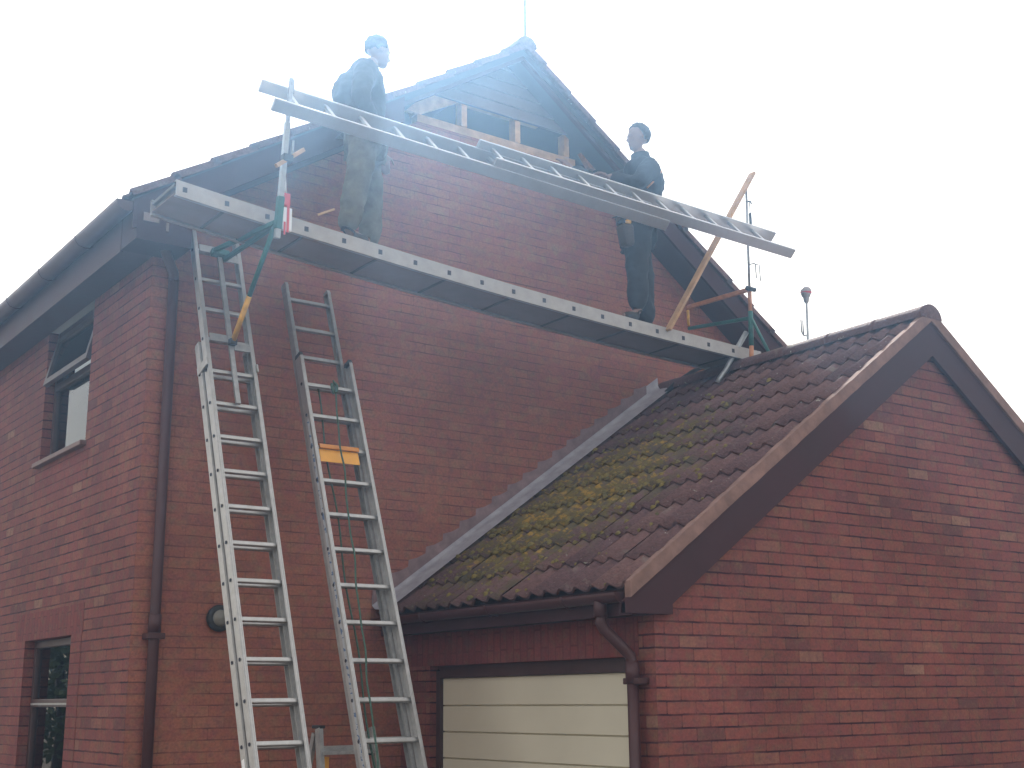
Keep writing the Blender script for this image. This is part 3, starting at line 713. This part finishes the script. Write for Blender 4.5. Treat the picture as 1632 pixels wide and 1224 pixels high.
# printed height marks on the left stile of the base section
MB().obox(PB-uB*2.15+S_*-.0012-nB*.036, S_, nB, uB, .0016, .022, 3.7).build('printed_markings', M_print, lb)
MB().obox(PA-uA*(9.55*H)-S_*.0135+nA*-.115, S_, nA, uA, .002, .034, .16).build('sticker', M_white, la)

# ---- step ladder standing behind, only its head in view
st = thing('stepladder', 'grey stepladder standing behind the tall ladders, only its top in view at the bottom edge', 'stepladder')
q = Vector((.86, -1.0, 0)); zt_ = 1.43
for x in (0, .37):
    MB().beam((.86+x, -1.02, zt_), (.86+x+(.07 if x else -.07), -1.42, GZ), (0, 1, 0), .028, .055).build('front_leg', M_al2, st)
for x in (.0, .37):
    MB().beam((.86+x, -.97, zt_-.03), (.86+x+(.07 if x else -.07), -.48, GZ), (0, 1, 0), .025, .045).build('rear_leg', M_al2, st)
for i in range(6):
    tt = (i+.55)/6.4; z = zt_-(zt_-GZ)*tt; y = -1.02-.40*tt
    MB().box(.86-.07*tt, 1.23+.07*tt, y-.04, y+.045, z-.012, z+.012).build('tread', M_al2, st, bevel=.003)
MB().box(.85, .89, -1.05, -.94, zt_-.0, zt_+.02).build('top_cap', M_black, st, bevel=.005)
MB().box(1.22, 1.255, -1.05, -.94, zt_-.17, zt_-.14).build('top_cap', M_black, st, bevel=.005)
MB().box(.895, 1.215, -1.03, -.99, 1.29, 1.325).build('top_rail', M_al2, st, bevel=.003)
MB().box(.905, .935, -1.02, -.99, 1.18, 1.26).build('safety_label', M_orange, st)

# ================================================================ STAGING BOARD
def sb(x): return 4.714-.0777*(x+.239)+.0071*(x+.239)*(x-3.12)
SY0, SY1 = -1.0, -.55
stg = thing('staging_board', 'long aluminium staging board the two workers stand on in front of the gable', 'staging board')
def sagbeam(y0, y1, z0, z1, x0=-.235, x1=5.02, n=36, zf=sb):
    mb = MB(); vs = []; 
    for i in range(n+1):
        x = x0+(x1-x0)*i/n; z = zf(x)
        vs += [(x, y0, z+z0), (x, y1, z+z0), (x, y1, z+z1), (x, y0, z+z1)]
    fs = [(0, 1, 2, 3), tuple(4*n+k for k in (3, 2, 1, 0))]
    for i in range(n):
        for k in range(4): fs.append((4*i+k, 4*i+(k+1) % 4, 4*i+4+(k+1) % 4, 4*i+4+k))
    mb.add(vs, fs); return mb
near = sagbeam(SY0, SY0+.004, 0, .105)
for z0, z1 in ((0, .006), (.099, .105)):
    o = sagbeam(SY0+.004, SY0+.032, z0, z1); near.add(o.v, o.f)
nb_ = near.build('side_beam', M_stage, stg)
far_ = sagbeam(SY1-.004, SY1, 0, .105)
for z0, z1 in ((0, .006), (.099, .105)):
    o = sagbeam(SY1-.032, SY1-.004, z0, z1); far_.add(o.v, o.f)
far_.build('side_beam', M_stage, stg)
hx = -.176
for i in range(18):
    x = hx+i*.2862
    if x > 4.98: break
    z = sb(x)+.052; hb = MB()
    hb.box(x-.015, x+.015, SY0-.002, SY0+.001, z-.017, z+.017)
    hb.build('beam_socket', M_hole, nb_)
    if i % 2: MB().box(x-.012, x+.012, SY0+.034, SY1-.034, z-.041, z-.037).build('cross_member', M_board, stg)
dk = sagbeam(SY0+.034, SY1-.034, .068, .090); dk.build('deck', M_board, stg)
o = sagbeam(SY0+.033, SY1-.033, .016, .022, n=36); o.build('deck_underside', mat('dark_ply', (.24, .175, .155), .85, var=.2, scale=3), stg)
MB().box(-.212, -.204, SY0+.034, SY1-.034, sb(-.235)+.02, sb(-.235)+.098).build('end_plate', M_board, stg)
MB().box(5.021, 5.03, SY0, SY1, sb(5.02), sb(5.02)+.105).build('end_plate', M_al2, stg)

# ================================================================ GUARD RAIL: ladder laid along the posts
rail = thing('guard_rail_ladder', 'two overlapping aluminium ladder sections laid lengthways as a guard rail above the staging', 'ladder', None)
rv = Vector((0, -.20, -.21)).normalized(); rn = Vector((0, -rv.z*-1, 0))
nn = Vector((0, rv.z, -rv.y)).normalized()          # normal, pointing up and outwards
if nn.z < 0: nn = -nn
def guard(name, x0, x1, z0, z1, y, first, m):
    a = Vector((x0, y, z0)); b = Vector((x1, y, z1)); d = (b-a).normalized()
    Wd = .30; mb = MB()
    for q in (0, Wd):
        c0 = a+rv*q; c1 = b+rv*q
        mb.obox((c0+c1)/2, d, rv, nn, (b-a).length, .026, .088)
    sec = mb.build(name, m, rail, bevel=.004)
    x = first
    while x < x1-.05:
        t_ = (x-x0)/(x1-x0); p = a+(b-a)*t_
        MB().obox(p+rv*Wd/2, d, rv, nn, .030, Wd-.024, .026).build('rung', m, sec, bevel=.005)
        x += .271
    return sec
M_alr = mat('aluminium_guard', (.44, .44, .45), .40, .75, var=.08, scale=3)
guard('upper_section', .24, 3.65, 5.545, 5.445, -1.15, .447, M_alr)
guard('lower_section', 1.95, 5.06, 5.545, 5.478, -1.19, 2.076, M_alr)

# ================================================================ LEFT BRACKET
br_ = thing('ladder_bracket', 'green and yellow folding bracket hooked on the left ladder, with its upright guard post', 'scaffold bracket')
def LA(k, x, d): return Vector((x, PA.y, PA.z))-uA*(k*H)+nA*d
MB().beam(LA(-4.9, .415, .012), LA(.05, .415, .012), nA, .034, .022).build('back_bar', M_al2, br_, bevel=.003)
for k in (-5, -2):
    MB().obox(LA(k, .345, .006), S_, nA, uA, .15, .012, .062).build('hook_plate', M_al2, br_, bevel=.004)
    MB().obox(LA(k+.22, .50, .006), S_, nA, uA, .12, .012, .055).build('hook_plate', M_al2, br_, bevel=.004)
for x in (.37, .455):
    MB().beam((x, -.16, 4.705 if x < .4 else 4.655), (.415+(x-.41)*.25, -1.10, 4.632), (0, 0, 1), .026, .034).build('arm', M_green, br_, bevel=.004)
MB().obox(LA(-4.85, .415, .03), S_, nA, uA, .13, .05, .05).build('arm_pivot', M_green, br_, bevel=.006)
pa, pb = Vector((.415, -.48, 3.97)), Vector((.415, -1.085, 4.63))
pm = pa+(pb-pa)*.40
MB().tube(pa, pm, .019, 12).build('strut_sleeve', M_yellow, br_)
MB().tube(pm, pb, .017, 12).build('strut', M_green, br_)
MB().obox(pa, S_, (0, 1, 0), (0, 0, 1), .05, .05, .045).build('strut_foot', M_black, br_, bevel=.006)
p0, p1 = Vector((.415, -1.115, 4.52)), Vector((.40, -1.285, 5.585))
MB().beam(p0, p0+(p1-p0)*.72, (1, 0, 0), .036, .036).build('guard_post', M_steel, br_, bevel=.004)
MB().beam(p0+(p1-p0)*.70, p1, (1, 0, 0), .026, .026).build('post_extension', M_steel, br_, bevel=.003)
MB().beam(p0+(p1-p0)*.06, p0+(p1-p0)*.26, (1, 0, 0), .044, .044).build('post_socket', M_green, br_, bevel=.004)
MB().tube((.44, -1.24, 5.50), (.44, -1.24, 5.60), .006, 8).build('rail_hook', M_steel, br_)
# clamp stick across the post
ck = thing('wooden_stick', 'short pale stick clamped across the left guard post', 'stick')
MB().beam((.335, -1.24, 4.965), (.56, -1.17, 5.16), (0, 0, 1), .022, .026).build('stick', M_timber_o, ck)
MB().box(.385, .455, -1.245, -1.185, 5.02, 5.07).build('clamp', M_black, ck, bevel=.006)
MB().tube((.46, -1.2, 5.06), (.47, -1.2, 5.19), .008, 8).build('clamp_handle', M_steel, ck)
# red and white hanging level / strap
hg = thing('ratchet_strap', 'red and white ratchet strap hanging over the staging edge beside the left post', 'strap')
bx_ = .50; by_ = -1.075
MB().tube((bx_-.03, by_, 5.07), (bx_-.012, by_, 4.86), .006, 8).build('cord', M_white, hg)
MB().box(bx_-.028, bx_+.018, by_-.012, by_+.012, 4.775, 4.865).build('red_buckle', M_red, hg, bevel=.006)
MB().box(bx_-.034, bx_+.034, by_-.010, by_+.010, 4.60, 4.765).build('white_plate', M_white, hg, bevel=.006)
MB().box(bx_-.006, bx_+.012, by_-.013, by_-.0105, 4.59, 4.80).build('red_stripe', M_red, hg)
MB().box(bx_-.026, bx_-.012, by_-.013, by_-.0105, 4.57, 4.66).build('red_stripe', M_red, hg)
# small offcut on the near edge of the board
MB_ = MB().beam((.79, -.95, 4.82), (.90, -.98, 4.875), (0, 0, 1), .014, .014).build('wood_offcut', M_timber)
tag(MB_, 'small pale splinter of wood lying on the staging edge by the left worker', 'wood offcut')

# ================================================================ RIGHT BRACKET AND POST
rb = thing('roof_bracket', 'orange and green bracket frame carrying the right end of the staging above the garage roof', 'scaffold bracket')
PX = 4.86
MB().tube((PX-.02, -1.06, 4.34), (PX-.01, -1.06, 4.50), .019, 12).build('post_foot', M_rust, rb)
MB().tube((PX-.01, -1.06, 4.49), (PX, -1.06, 4.80), .021, 12).build('post_sleeve', M_green, rb)
MB().tube((PX, -1.06, 4.79), (PX+.005, -1.06, 5.02), .018, 12).build('post_sleeve', M_rust, rb)
MB().tube((PX+.005, -1.06, 5.0), (PX+.035, -1.06, 5.95), .012, 10).build('guard_post', M_steel, rb)
MB().beam((PX+.0, -1.06, 4.995), (PX+.0, -.30, 5.03), (0, 0, 1), .03, .036).build('arm', M_rust, rb, bevel=.004)
MB().tube((PX-.05, -1.08, 4.995), (PX+.05, -1.08, 4.995), .02, 12).build('clamp_knob', M_black, rb)
MB().tube((PX, -.30, 5.00), (PX, -.30, 4.86), .014, 10).build('hanger', M_yellow, rb)
MB().beam((PX, -1.05, 4.74), (PX, -.30, 4.83), (0, 0, 1), .025, .03).build('arm', M_green, rb, bevel=.004)
MB().tube((PX, -1.06, 4.75), (PX, -1.24, 4.40), .014, 10).build('leg', M_green, rb)
MB().path([(PX-.02, -1.02, 4.62), (PX-.12, -.97, 4.44), (4.66, -.93, 4.28), (4.60, -.91, 4.20), (4.585, -.90, 4.165)], .022, 10).build('leg', M_steel, rb)
MB().path([(4.90, -.40, 4.45), (4.85, -.34, 4.42), (4.74, -.22, 4.32), (4.67, -.17, 4.235)], .019, 10).build('leg', M_black, rb)
MB().path([(4.90, -.40, 4.45), (4.95, -.50, 4.43), (4.90, -.56, 4.37)], .015, 10).build('leg', M_black, rb)
uh = MB().path([(PX+.01, -1.075, 5.22), (PX+.05, -1.09, 5.235), (PX+.065, -1.09, 5.22), (PX+.065, -1.09, 5.10)], .006, 6)
uh.path([(PX+.045, -1.08, 5.235), (PX+.10, -1.10, 5.225), (PX+.105, -1.10, 5.08)], .006, 6); uh.build('rail_hook', M_steel, rb)
tr_ = MB().path([(PX+.02, -1.06, 5.80), (PX+.06, -1.075, 5.815), (PX+.075, -1.075, 5.79)], .008, 6)
tr_.tube((PX+.05, -1.075, 5.80), (PX+.05, -1.075, 5.58), .005, 6); tr_.tube((PX+.05, -1.075, 5.70), (PX+.05, -1.075, 5.54), .013, 8)
tr_.build('turnbuckle', M_black, rb)
pk = MB().beam((3.93, -1.02, 4.49), (4.965, -1.08, 6.085), (0, 1, 0), .022, .070).build('timber_batten', M_timber_o)
tag(pk, 'long pale timber batten leaning from the staging up to the right guard post', 'timber')

# ================================================================ pole behind the garage ridge
pl = thing('scaffold_pole', 'thin steel pole with a round white and red head rising behind the garage ridge', 'pole')
MB().tube((5.72, -.9, 3.70), (5.77, -.9, 5.08), .013, 10).build('pole_shaft', M_steel, pl)
MB().lathe((5.772, -.9, 5.07), (0, 0, 1), [(0, .012), (.02, .024), (.055, .028), (.07, .040), (.10, .048)], 18).build('head_socket', M_steel, pl)
MB().ball((5.775, -.9, 5.185), .052, 16, (1, 1, .9)).build('head_cap', mat('dull_white_plastic', (.30, .27, .27), .5), pl)
MB().lathe((5.775, -.9, 5.19), (0, 0, 1), [(-.030, .047), (-.014, .0535)], 18).build('red_band', M_red, pl)
h_ = MB().path([(5.735, -.9, 4.76), (5.69, -.91, 4.755), (5.665, -.915, 4.78), (5.663, -.915, 4.90)], .007, 6)
h_.tube((5.70, -.905, 4.76), (5.70, -.905, 4.90), .007, 6); h_.build('rail_hook', M_steel, pl)
# aerial mast on the apex
ms_ = MB().tube((3.10, -.25, 7.16), (3.10, -.25, 8.2), .014, 10).build('aerial_mast', M_steel)
tag(ms_, 'thin pale mast rising from the apex of the house roof', 'mast')

# ================================================================ PEOPLE
def skinned(pts, edges, root, sub=2):
    """connected joints -> one smooth tapered surface (returned as verts, faces)"""
    names = list(pts); me = bpy.data.meshes.new('t'); me.from_pydata([pts[n][0] for n in names], [(names.index(a), names.index(b)) for a, b in edges], [])
    o = bpy.data.objects.new('t', me); COL.objects.link(o)
    o.modifiers.new('s', 'SKIN')
    sv = me.skin_vertices[0].data
    for i, n in enumerate(names):
        r = pts[n][1]; sv[i].radius = (r, r) if not isinstance(r, tuple) else r; sv[i].use_root = (n == root)
    m2 = o.modifiers.new('u', 'SUBSURF'); m2.levels = sub; m2.render_levels = sub
    dg = bpy.context.evaluated_depsgraph_get(); ev = o.evaluated_get(dg); em = ev.to_mesh()
    vs = [tuple(v.co) for v in em.vertices]; fs = [tuple(p.vertices) for p in em.polygons]
    ev.to_mesh_clear(); bpy.data.objects.remove(o); bpy.data.meshes.remove(me)
    return vs, fs
def remesh(mb, name, m, parent, vox=.009, sm=4, fold=None, fold_s=.1):
    me = bpy.data.meshes.new(name); me.from_pydata(mb.v, [], mb.f)
    o = bpy.data.objects.new(name, me); COL.objects.link(o)
    r = o.modifiers.new('r', 'REMESH'); r.mode = 'VOXEL'; r.voxel_size = vox; r.use_smooth_shade = True
    s = o.modifiers.new('sm', 'SMOOTH'); s.iterations = sm; s.factor = .5
    if fold:
        tx = bpy.data.textures.new(name+'_folds', 'CLOUDS'); tx.noise_scale = fold_s; tx.noise_depth = 3
        d = o.modifiers.new('d', 'DISPLACE'); d.texture = tx; d.strength = fold; d.mid_level = .5; d.texture_coords = 'LOCAL'
    dg = bpy.context.evaluated_depsgraph_get(); nm = bpy.data.meshes.new_from_object(o.evaluated_get(dg))
    o.modifiers.clear(); o.data = nm; bpy.data.meshes.remove(me)
    nm.polygons.foreach_set('use_smooth', [True]*len(nm.polygons)); nm.materials.clear(); nm.materials.append(m); nm.name = name
    o.parent = parent; return o
def hand(mb, wrist, tip_dir, palm_n, curl=.5, size=1.0, thumb_side=1):
    """palm, four bent fingers of different length and a thumb leaving the palm's side"""
    w0 = Vector(wrist); d = Vector(tip_dir).normalized(); n = Vector(palm_n); n = (n-d*n.dot(d)).normalized(); s = d.cross(n)*thumb_side
    mb.obox(w0+d*.045*size, s, n, d, .078*size, .030*size, .085*size)
    for i, (off, L) in enumerate(((.028, .072), (.010, .080), (-.010, .074), (-.028, .058))):
        p = w0+d*.082*size+s*off*size; ang = curl*(.8+.15*i); dd = d; pts = [p-d*.01]
        for seg in (.45, .32, .25):
            dd = (Matrix.Rotation(ang*.6, 3, s*thumb_side) @ dd).normalized(); p = p+dd*L*seg*size; pts.append(p); 
        mb.path(pts, .0105*size, 8, .008*size)
    p = w0+d*.02*size+s*.034*size; pts = [p]
    for seg, dr_ in ((.035, s*.8+d*.6), (.03, s*.35+d*.9+n*.25), (.022, d+n*.45)):
        p = p+dr_.normalized()*seg*size; pts.append(p)
    mb.path(pts, .0125*size, 8, .0085*size)
def head(mb, c, face, up=(0, 0, 1), s=1.0):
    c = Vector(c); f = Vector(face).normalized(); u = Vector(up); u = (u-f*u.dot(f)).normalized(); l = f.cross(u)
    def B(p, r, q):
        cc = c+f*p[0]*s+l*p[1]*s+u*p[2]*s
        o = MB().ball((0, 0, 0), 1, 16); mb.add([cc+(f*v[0]*q[0]+l*v[1]*q[1]+u*v[2]*q[2])*r*s for v in (Vector(v_) for v_ in o.v)], o.f, True)
    B((-.010, 0, .035), .088, (1.08, .88, .98)); B((.022, 0, -.030), .070, (.95, .86, 1.15)); B((.050, 0, -.085), .034, (1, 1.1, .75))
    B((.070, 0, .022), .030, (.8, 1.6, .45))           # brow
    B((.096, 0, -.022), .016, (1.1, .75, 1.1)); B((.086, 0, .0), .013, (.9, .7, 1.7))   # nose
    B((.083, 0, -.055), .014, (.7, 1.5, .4)); B((.081, 0, -.066), .013, (.7, 1.3, .4))  # lips
    for q in (-1, 1):
        B((-.008, q*.078, -.008), .022, (.7, .35, 1.3)); B((.055, q*.04, -.02), .024, (.7, .8, .8))
def hair(mb, c, face, up=(0, 0, 1), s=1.0, seed=1):
    c = Vector(c); f = Vector(face).normalized(); u = Vector(up); u = (u-f*u.dot(f)).normalized(); l = f.cross(u); rr = random.Random(seed)
    for i in range(330):
        th = rr.uniform(0, 2.15); ph = rr.uniform(0, 2*math.pi)
        v = Vector((math.sin(th)*math.cos(ph), math.sin(th)*math.sin(ph), math.cos(th)))
        if v.x > .45+rr.uniform(-.06, .06) and v.z < .55+rr.uniform(-.1, .1): continue
        if v.x > .22 and v.z < -.10: continue
        if v.x > -.30+rr.uniform(-.25, .15) and v.z < -.25+rr.uniform(-.12, .12): continue
        cc = c+(f*(v.x*.086-.016)+l*v.y*.074+u*(v.z*.087+.034))*s
        mb.ball(cc, rr.uniform(.012, .020)*s, 8)

def person(tagl, P, face, jac, tro, boot, hats=None, seed=1):
    root = thing('person', tagl, 'person')
    E_body = [('pel', 'sp'), ('sp', 'ch'), ('ch', 'nb'), ('nb', 'nk'), ('nk', 'hd'), ('ch', 'ls'), ('ls', 'le'), ('le', 'lw'), ('ch', 'rs'), ('rs', 're'), ('re', 'rw'),
              ('pel', 'lh'), ('lh', 'lk'), ('lk', 'la'), ('la', 'lt'), ('pel', 'rh'), ('rh', 'rk'), ('rk', 'ra'), ('ra', 'rt')]
    rad = dict(pel=.115, sp=.11, ch=.13, nb=.065, nk=.056, hd=.055, ls=.062, le=.042, lw=.030, rs=.062, re=.042, rw=.030, lh=.088, lk=.060, la=.036, lt=.024, rh=.088, rk=.060, ra=.036, rt=.024)
    pts = {n: (P[n], rad[n]) for n in rad}
    vs, fs = skinned(pts, E_body, 'pel'); mb = MB().add(vs, fs, True)
    head(mb, P['head'], face, P.get('hup', (0, 0, 1)))
    hand(mb, P['lw'], P['lhd'], P['lhn'], P.get('lc', .5), 1.0, P.get('lts', 1)); hand(mb, P['rw'], P['rhd'], P['rhn'], P.get('rc', .5), 1.0, P.get('rts', 1))
    remesh(mb, 'body', M_skin, root, .0085, 2)
    # jacket
    rj = dict(wa=.165, sp=.165, ch=.178, nb=.100, ls=.100, le=.076, lw=.054, rs=.100, re=.076, rw=.054)
    PJ = dict(P); PJ['wa'] = tuple((Vector(P['pel'])*.6+Vector(P['sp'])*.4))
    for a, b in (('le', 'lw'), ('re', 'rw')):
        PJ[b] = tuple(Vector(P[a])+(Vector(P[b])-Vector(P[a]))*.93)
    vs, fs = skinned({n: (PJ[n], rj[n]) for n in rj}, [('wa', 'sp'), ('sp', 'ch'), ('ch', 'nb'), ('ch', 'ls'), ('ls', 'le'), ('le', 'lw'), ('ch', 'rs'), ('rs', 're'), ('re', 'rw')], 'sp')
    mj = MB().add(vs, fs, True)
    for c_, r_, q_ in P.get('bulk', []): mj.ball(c_, r_, 16, q_)
    remesh(mj, 'jacket', jac, root, .010, 3, .03, .09)
    # collar
    nbv = Vector(P['nb']); nkv = Vector(P['nk']); ax = (nkv-nbv).normalized()
    MB().lathe(nbv+ax*.02, ax, [(-.03, .095), (.015, .082), (.045, .078), (.048, .070), (.01, .068)], 20).build('collar', jac, root)
    # trousers
    rt_ = dict(pel=.155, lh=.122, lk=.098, la=.086, rh=.122, rk=.098, ra=.086)
    PT = dict(P)
    vs, fs = skinned({n: (PT[n], rt_[n]) for n in rt_}, [('pel', 'lh'), ('lh', 'lk'), ('lk', 'la'), ('pel', 'rh'), ('rh', 'rk'), ('rk', 'ra')], 'pel')
    remesh(MB().add(vs, fs, True), 'trousers', tro, root, .011, 3, .045, .12)
    for k, a, t_ in (('boot', 'la', 'lt'), ('boot', 'ra', 'rt')):
        A, T = Vector(P[a]), Vector(P[t_]); d = (T-A); d.z = 0; d.normalize()
        vs, fs = skinned({'a': (tuple(A+Vector((0, 0, .02))), .058), 'h': (tuple(A-Vector((0, 0, .045))-d*.02), .052), 'm': (tuple(A+d*.09-Vector((0, 0, .048))), .048), 't': (tuple(A+d*.17-Vector((0, 0, .058))), .038)}, [('a', 'h'), ('h', 'm'), ('m', 't')], 'h')
        remesh(MB().add(vs, fs, True), 'boot', boot, root, .009, 2)
    hm = MB(); hair(hm, P['head'], face, P.get('hup', (0, 0, 1)), P.get('hs', 1.0), seed)
    remesh(hm, 'hair', M_hair, root, .009, 1, .012, .02)
    return root
P1 = dict(pel=(1.275, -.72, 5.60), sp=(1.215, -.72, 5.77), ch=(1.175, -.72, 5.97), nb=(1.262, -.72, 6.125), nk=(1.300, -.72, 6.18), hd=(1.340, -.72, 6.25), head=(1.372, -.72, 6.315), hup=(-.18, 0, 1),
          ls=(1.165, -.90, 6.03), le=(1.075, -.985, 5.765), lw=(1.25, -.90, 5.62), lhd=(.7, .35, -.55), lhn=(0, 1, .3), lts=1, lc=.5,
          rs=(1.255, -.54, 6.03), re=(1.40, -.49, 5.80), rw=(1.535, -.52, 5.60), rhd=(.35, 0, -1), rhn=(.2, 1, 0), rc=.7,
          lh=(1.215, -.815, 5.53), lk=(1.145, -.83, 5.13), la=(1.085, -.83, 4.80), lt=(1.26, -.85, 4.745),
          rh=(1.335, -.635, 5.53), rk=(1.385, -.625, 5.14), ra=(1.375, -.63, 4.79), rt=(1.54, -.62, 4.74),
          bulk=[((1.165, -.72, 5.925), .150, (1.0, 1.15, 1.1)), ((1.205, -.72, 6.0), .13, (1.0, 1.25, 1.0)), ((1.23, -.72, 5.76), .155, (1.15, 1.05, .95))])
m1 = person('man in dark jacket and khaki trousers standing on the staging, facing right', P1, (1, .05, -.12), M_jacket, M_trous, M_boot, seed=2)
P2 = dict(hs=1.08, pel=(3.79, -.83, 5.40), sp=(3.835, -.83, 5.60), ch=(3.885, -.83, 5.84), nb=(3.875, -.83, 6.02), nk=(3.865, -.83, 6.08), hd=(3.855, -.83, 6.14), head=(3.845, -.83, 6.215), hup=(.05, 0, 1),
          ls=(3.83, -1.0, 5.90), le=(3.66, -1.0, 5.70), lw=(3.50, -.82, 5.80), lhd=(-.6, .7, .2), lhn=(0, 0, -1), lc=.7,
          rs=(3.92, -.65, 5.92), re=(3.74, -.42, 5.93), rw=(3.60, -.20, 6.12), rhd=(-.35, .5, .75), rhn=(0, 1, -.4), rc=.4,
          lh=(3.735, -.92, 5.34), lk=(3.70, -.93, 4.95), la=(3.69, -.93, 4.62), lt=(3.52, -.94, 4.56),
          rh=(3.885, -.74, 5.34), rk=(3.93, -.74, 4.95), ra=(3.955, -.74, 4.60), rt=(3.79, -.72, 4.55),
          bulk=[((3.925, -.83, 5.83), .15, (.95, 1.15, 1.2)), ((3.86, -.83, 5.93), .12, (1.1, 1.35, .95)), ((3.85, -.83, 5.58), .155, (1.1, 1.05, .9))])
m2 = person('man in black with a tool bag standing on the staging, facing left', P2, (-1, .25, -.05), M_jacket2, M_trous2, M_boot, seed=5)
# tool pouch on the hip
pc = MB(); pc.obox((3.565, -.96, 5.245), (1, 0, .12), (0, 1, 0), (-.12, 0, 1), .105, .10, .19, taper=1.18)
pch = pc.build('tool_bag', M_leather, m2, bevel=.03)
MB().box(3.53, 3.575, -1.025, -.99, 5.33, 5.365).build('tape_measure', M_yellow, m2, bevel=.01)
MB().lathe((3.79, -.83, 5.44), (0, 0, 1), [(0, .165), (.045, .165)], 24).build('tool_belt', M_leather, m2)
MB().path([(3.78, -1.0, 5.70), (3.86, -1.005, 5.78), (3.93, -.995, 5.86), (3.965, -.98, 5.90)], .008, 8).build('orange_strap', M_rust, m2)

# ================================================================ lens glare, imitated by an added scattering volume
if GLARE_VEIL:
    hz = MB().box(-7.5, 10.5, -14, 9, GZ-1.3, 9.3).build('glare_veil', M_white)
    m = bpy.data.materials.new('glare_veil'); m.use_nodes = True; t = m.node_tree; t.nodes.clear()
    o = N(t, 'ShaderNodeOutputMaterial'); pv = N(t, 'ShaderNodeVolumePrincipled')
    pv.inputs['Color'].default_value = (.40, .66, 1.0, 1); pv.inputs['Density'].default_value = GLARE_VEIL; pv.inputs['Anisotropy'].default_value = .81
    t.links.new(pv.outputs[0], o.inputs['Volume']); hz.data.materials.clear(); hz.data.materials.append(m)
    tag(hz, 'added scattering volume standing in for lens glare over the house', 'glare_veil', kind='stuff')

# ================================================================ garden tree that shows as a reflection in the lower window
tre = thing('garden_tree', 'leafy garden tree seen as a reflection in the lower window', 'tree')
MB().path([(-5.2, 19, GZ), (-5.25, 19, 1.2), (-5.1, 19.1, 2.6), (-5.2, 19, 4.4)], .16, 10, .06).build('trunk', mat('bark', (.09, .065, .05), .95, var=.3, scale=9, bump=.5), tre)
cw = MB(); rr = random.Random(17)
for i in range(5200):
    c_ = Vector((-5.2, 19, 2.7)); v = Vector((rr.gauss(0, 1), rr.gauss(0, 1), rr.gauss(0, 1))); v.normalize()
    p = c_+Vector((v.x*2.6, v.y*2.2, v.z*2.3))*(rr.random()**.4); a = Vector((rr.gauss(0, 1), rr.gauss(0, 1), rr.gauss(0, 1))).normalized(); b = a.orthogonal().normalized(); L = rr.uniform(.07, .14)
    cw.add([p-a*L, p+b*L*.6, p+a*L, p-b*L*.6], [(0, 1, 2, 3)])
cw.build('crown', mat('leaf_green', (.07, .10, .03), .6, var=.4, scale=5), tre, fix=False)
